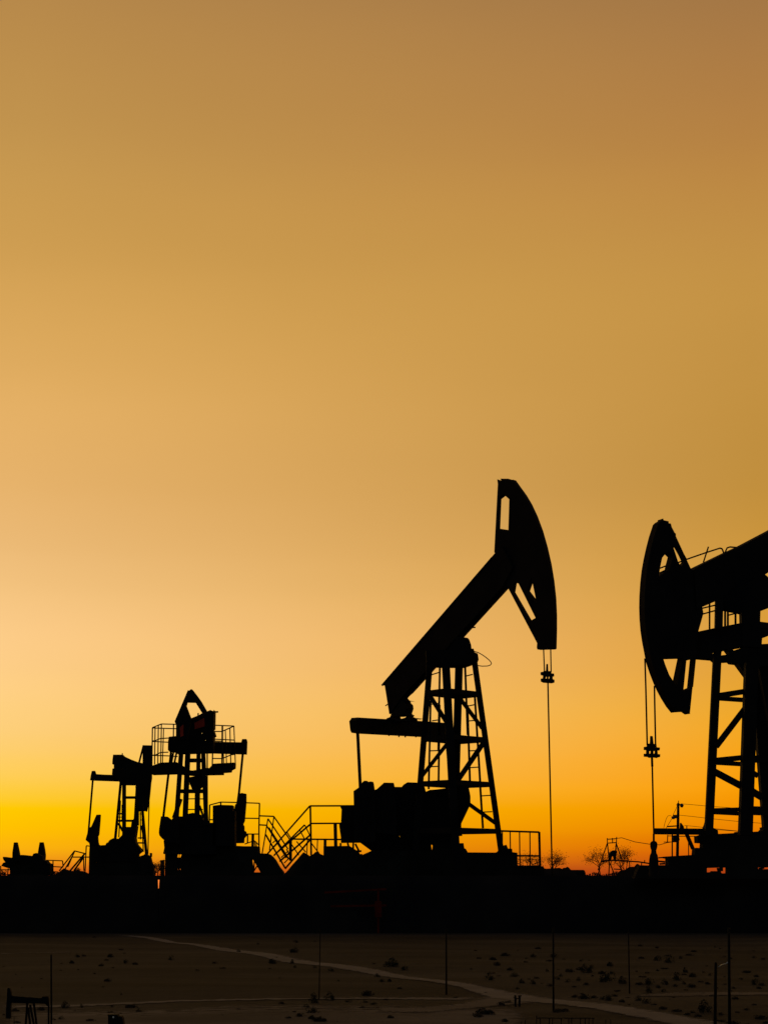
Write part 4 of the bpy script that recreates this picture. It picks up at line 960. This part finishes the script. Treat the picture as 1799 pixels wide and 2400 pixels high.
G_ += [(p, w, 0) for p, w in zip(Zt((565, 400), (425, 385), (320, 660), (510, 660), (340, 730), (45, 650), (430, 690), (490, 730), (650, 615), (740, 490), (730, 655), (805, 565), (970, 440), (1120, 255), (1070, 230), (1500, 370), (1505, 645), (205, 830), (300, 860), (965, 950), (610, 800), (1360, 595), (680, 368), (815, 960), (1010, 540)), (26, 15, 22, 16, 21, 18, 13, 10, 18, 14, 12, 20, 10, 8, 6, 12, 16, 12, 18, 26, 9, 11, 8, 12, 9))]
G_ += [(p, w, 1) for p, w in zip(Zt((250, 350), (540, 330), (780, 320), (310, 510), (205, 490), (425, 480), (640, 675), (830, 680), (215, 660), (910, 635), (990, 650), (1090, 690), (1420, 500), (1600, 390), (1590, 650), (1290, 830), (30, 840), (110, 880), (480, 920), (640, 940), (760, 975), (880, 985), (1130, 975), (1110, 1030), (1250, 1050), (1415, 940), (1320, 960), (1580, 1010), (1430, 1075), (1630, 1050), (390, 880), (1515, 900), (1560, 685), (940, 495), (1160, 570), (740, 715), (1275, 690), (560, 830)), (16, 14, 18, 10, 9, 8, 15, 20, 16, 10, 14, 12, 15, 10, 18, 18, 18, 12, 24, 26, 16, 22, 18, 24, 30, 16, 14, 26, 16, 22, 14, 12, 14, 8, 9, 8, 12, 6))]
G_ += [(p, w, 0) for p, w in zip(Zp((910, 382), (840, 435), (1290, 375), (1190, 482), (1475, 432), (1425, 810), (970, 930), (1320, 930), (880, 985), (1620, 1000), (640, 1110), (715, 1100), (780, 930)), (9, 12, 14, 12, 13, 6, 11, 8, 8, 10, 11, 10, 20))]
G_ += [(p, w, 1) for p, w in zip(Zp((725, 440), (990, 370), (1255, 405), (1590, 450), (720, 540), (920, 535), (1105, 570), (1330, 515), (190, 572), (490, 610), (260, 715), (1260, 640), (1210, 730), (1430, 1028), (1500, 1028), (1070, 1110), (550, 1110), (45, 1040), (45, 470), (1110, 130), (1430, 272), (1465, 320), (180, 970), (480, 960), (1550, 930), (1300, 1010), (210, 1140)), (8, 10, 12, 16, 6, 8, 8, 8, 6, 7, 6, 18, 8, 9, 8, 20, 8, 9, 8, 9, 9, 7, 26, 24, 30, 12, 14))]
G_ += [(p, w, 0) for p, w in zip(Z7((740, 180), (1270, 150), (1030, 148)), (15, 18, 8))] + [(p, w, 1) for p, w in zip(Z7((925, 190), (440, 212), (850, 232), (960, 222), (1030, 402), (1560, 400), (960, 430), (1270, 420), (600, 405)), (14, 10, 12, 12, 10, 12, 8, 10, 10))]
rx = random.Random(91)
for _ in range(48):
    p = (rx.uniform(1060, 1795), 2212 + 128 * rx.random() ** 0.8)
    if all(math.hypot(p[0] - q[0][0], (p[1] - q[0][1]) * 3) > 18 for q in G_): G_.append((p, rx.uniform(6, 17), 1))
ORD = 'first second third fourth fifth sixth seventh eighth ninth tenth eleventh twelfth thirteenth fourteenth fifteenth sixteenth seventeenth eighteenth nineteenth twentieth'.split()
ORD += ['twenty-' + w for w in ORD[:9]] + ['thirtieth'] + ['thirty-' + w for w in ORD[:9]]
COLS = ((-1e9, 121, 'left of the leftmost pole'), (121, 749, 'between leftmost and thinnest poles'), (749, 1045, 'between thinnest pole and next pole right'),
        (1045, 1295, 'between the two poles flanking the track'), (1295, 1473, 'between near track pole and slender pole'), (1473, 1675, 'between slender pole and thick poles'), (1675, 1e9, 'right of the shorter thick pole'))
TRK = Z7((430, 70), (780, 110), (1060, 148), (1400, 204), (1658, 241)) + Z8((250, 280), (480, 326), (730, 360), (1150, 422), (1720, 505))
def track_row(x):
    if x <= TRK[0][0]: return TRK[0][1]
    for (x1, y1), (x2, y2) in zip(TRK[:-1], TRK[1:]):
        if x1 <= x <= x2: return y1 + (y2 - y1) * (x - x1) / (x2 - x1)
    return TRK[-1][1]
zones = {}
for p, w, dry in G_:
    o = shrub(p[0], p[1], w, bool(dry))
    if o is None: continue
    ci = next(i for i, c in enumerate(COLS) if c[0] <= p[0] < c[1])
    zones.setdefault((ci, p[1] < track_row(p[0]), dry), []).append((p[0], p[1], o))
for (ci, far, dry), l in zones.items():
    for i, (x, y, o) in enumerate(sorted(l, key=lambda q: (q[0], q[1]))):
        o['label'] = '%s %s clump from left %s track, %s' % (ORD[i], 'brown' if dry else 'dark', 'beyond' if far else 'before', COLS[ci][2])
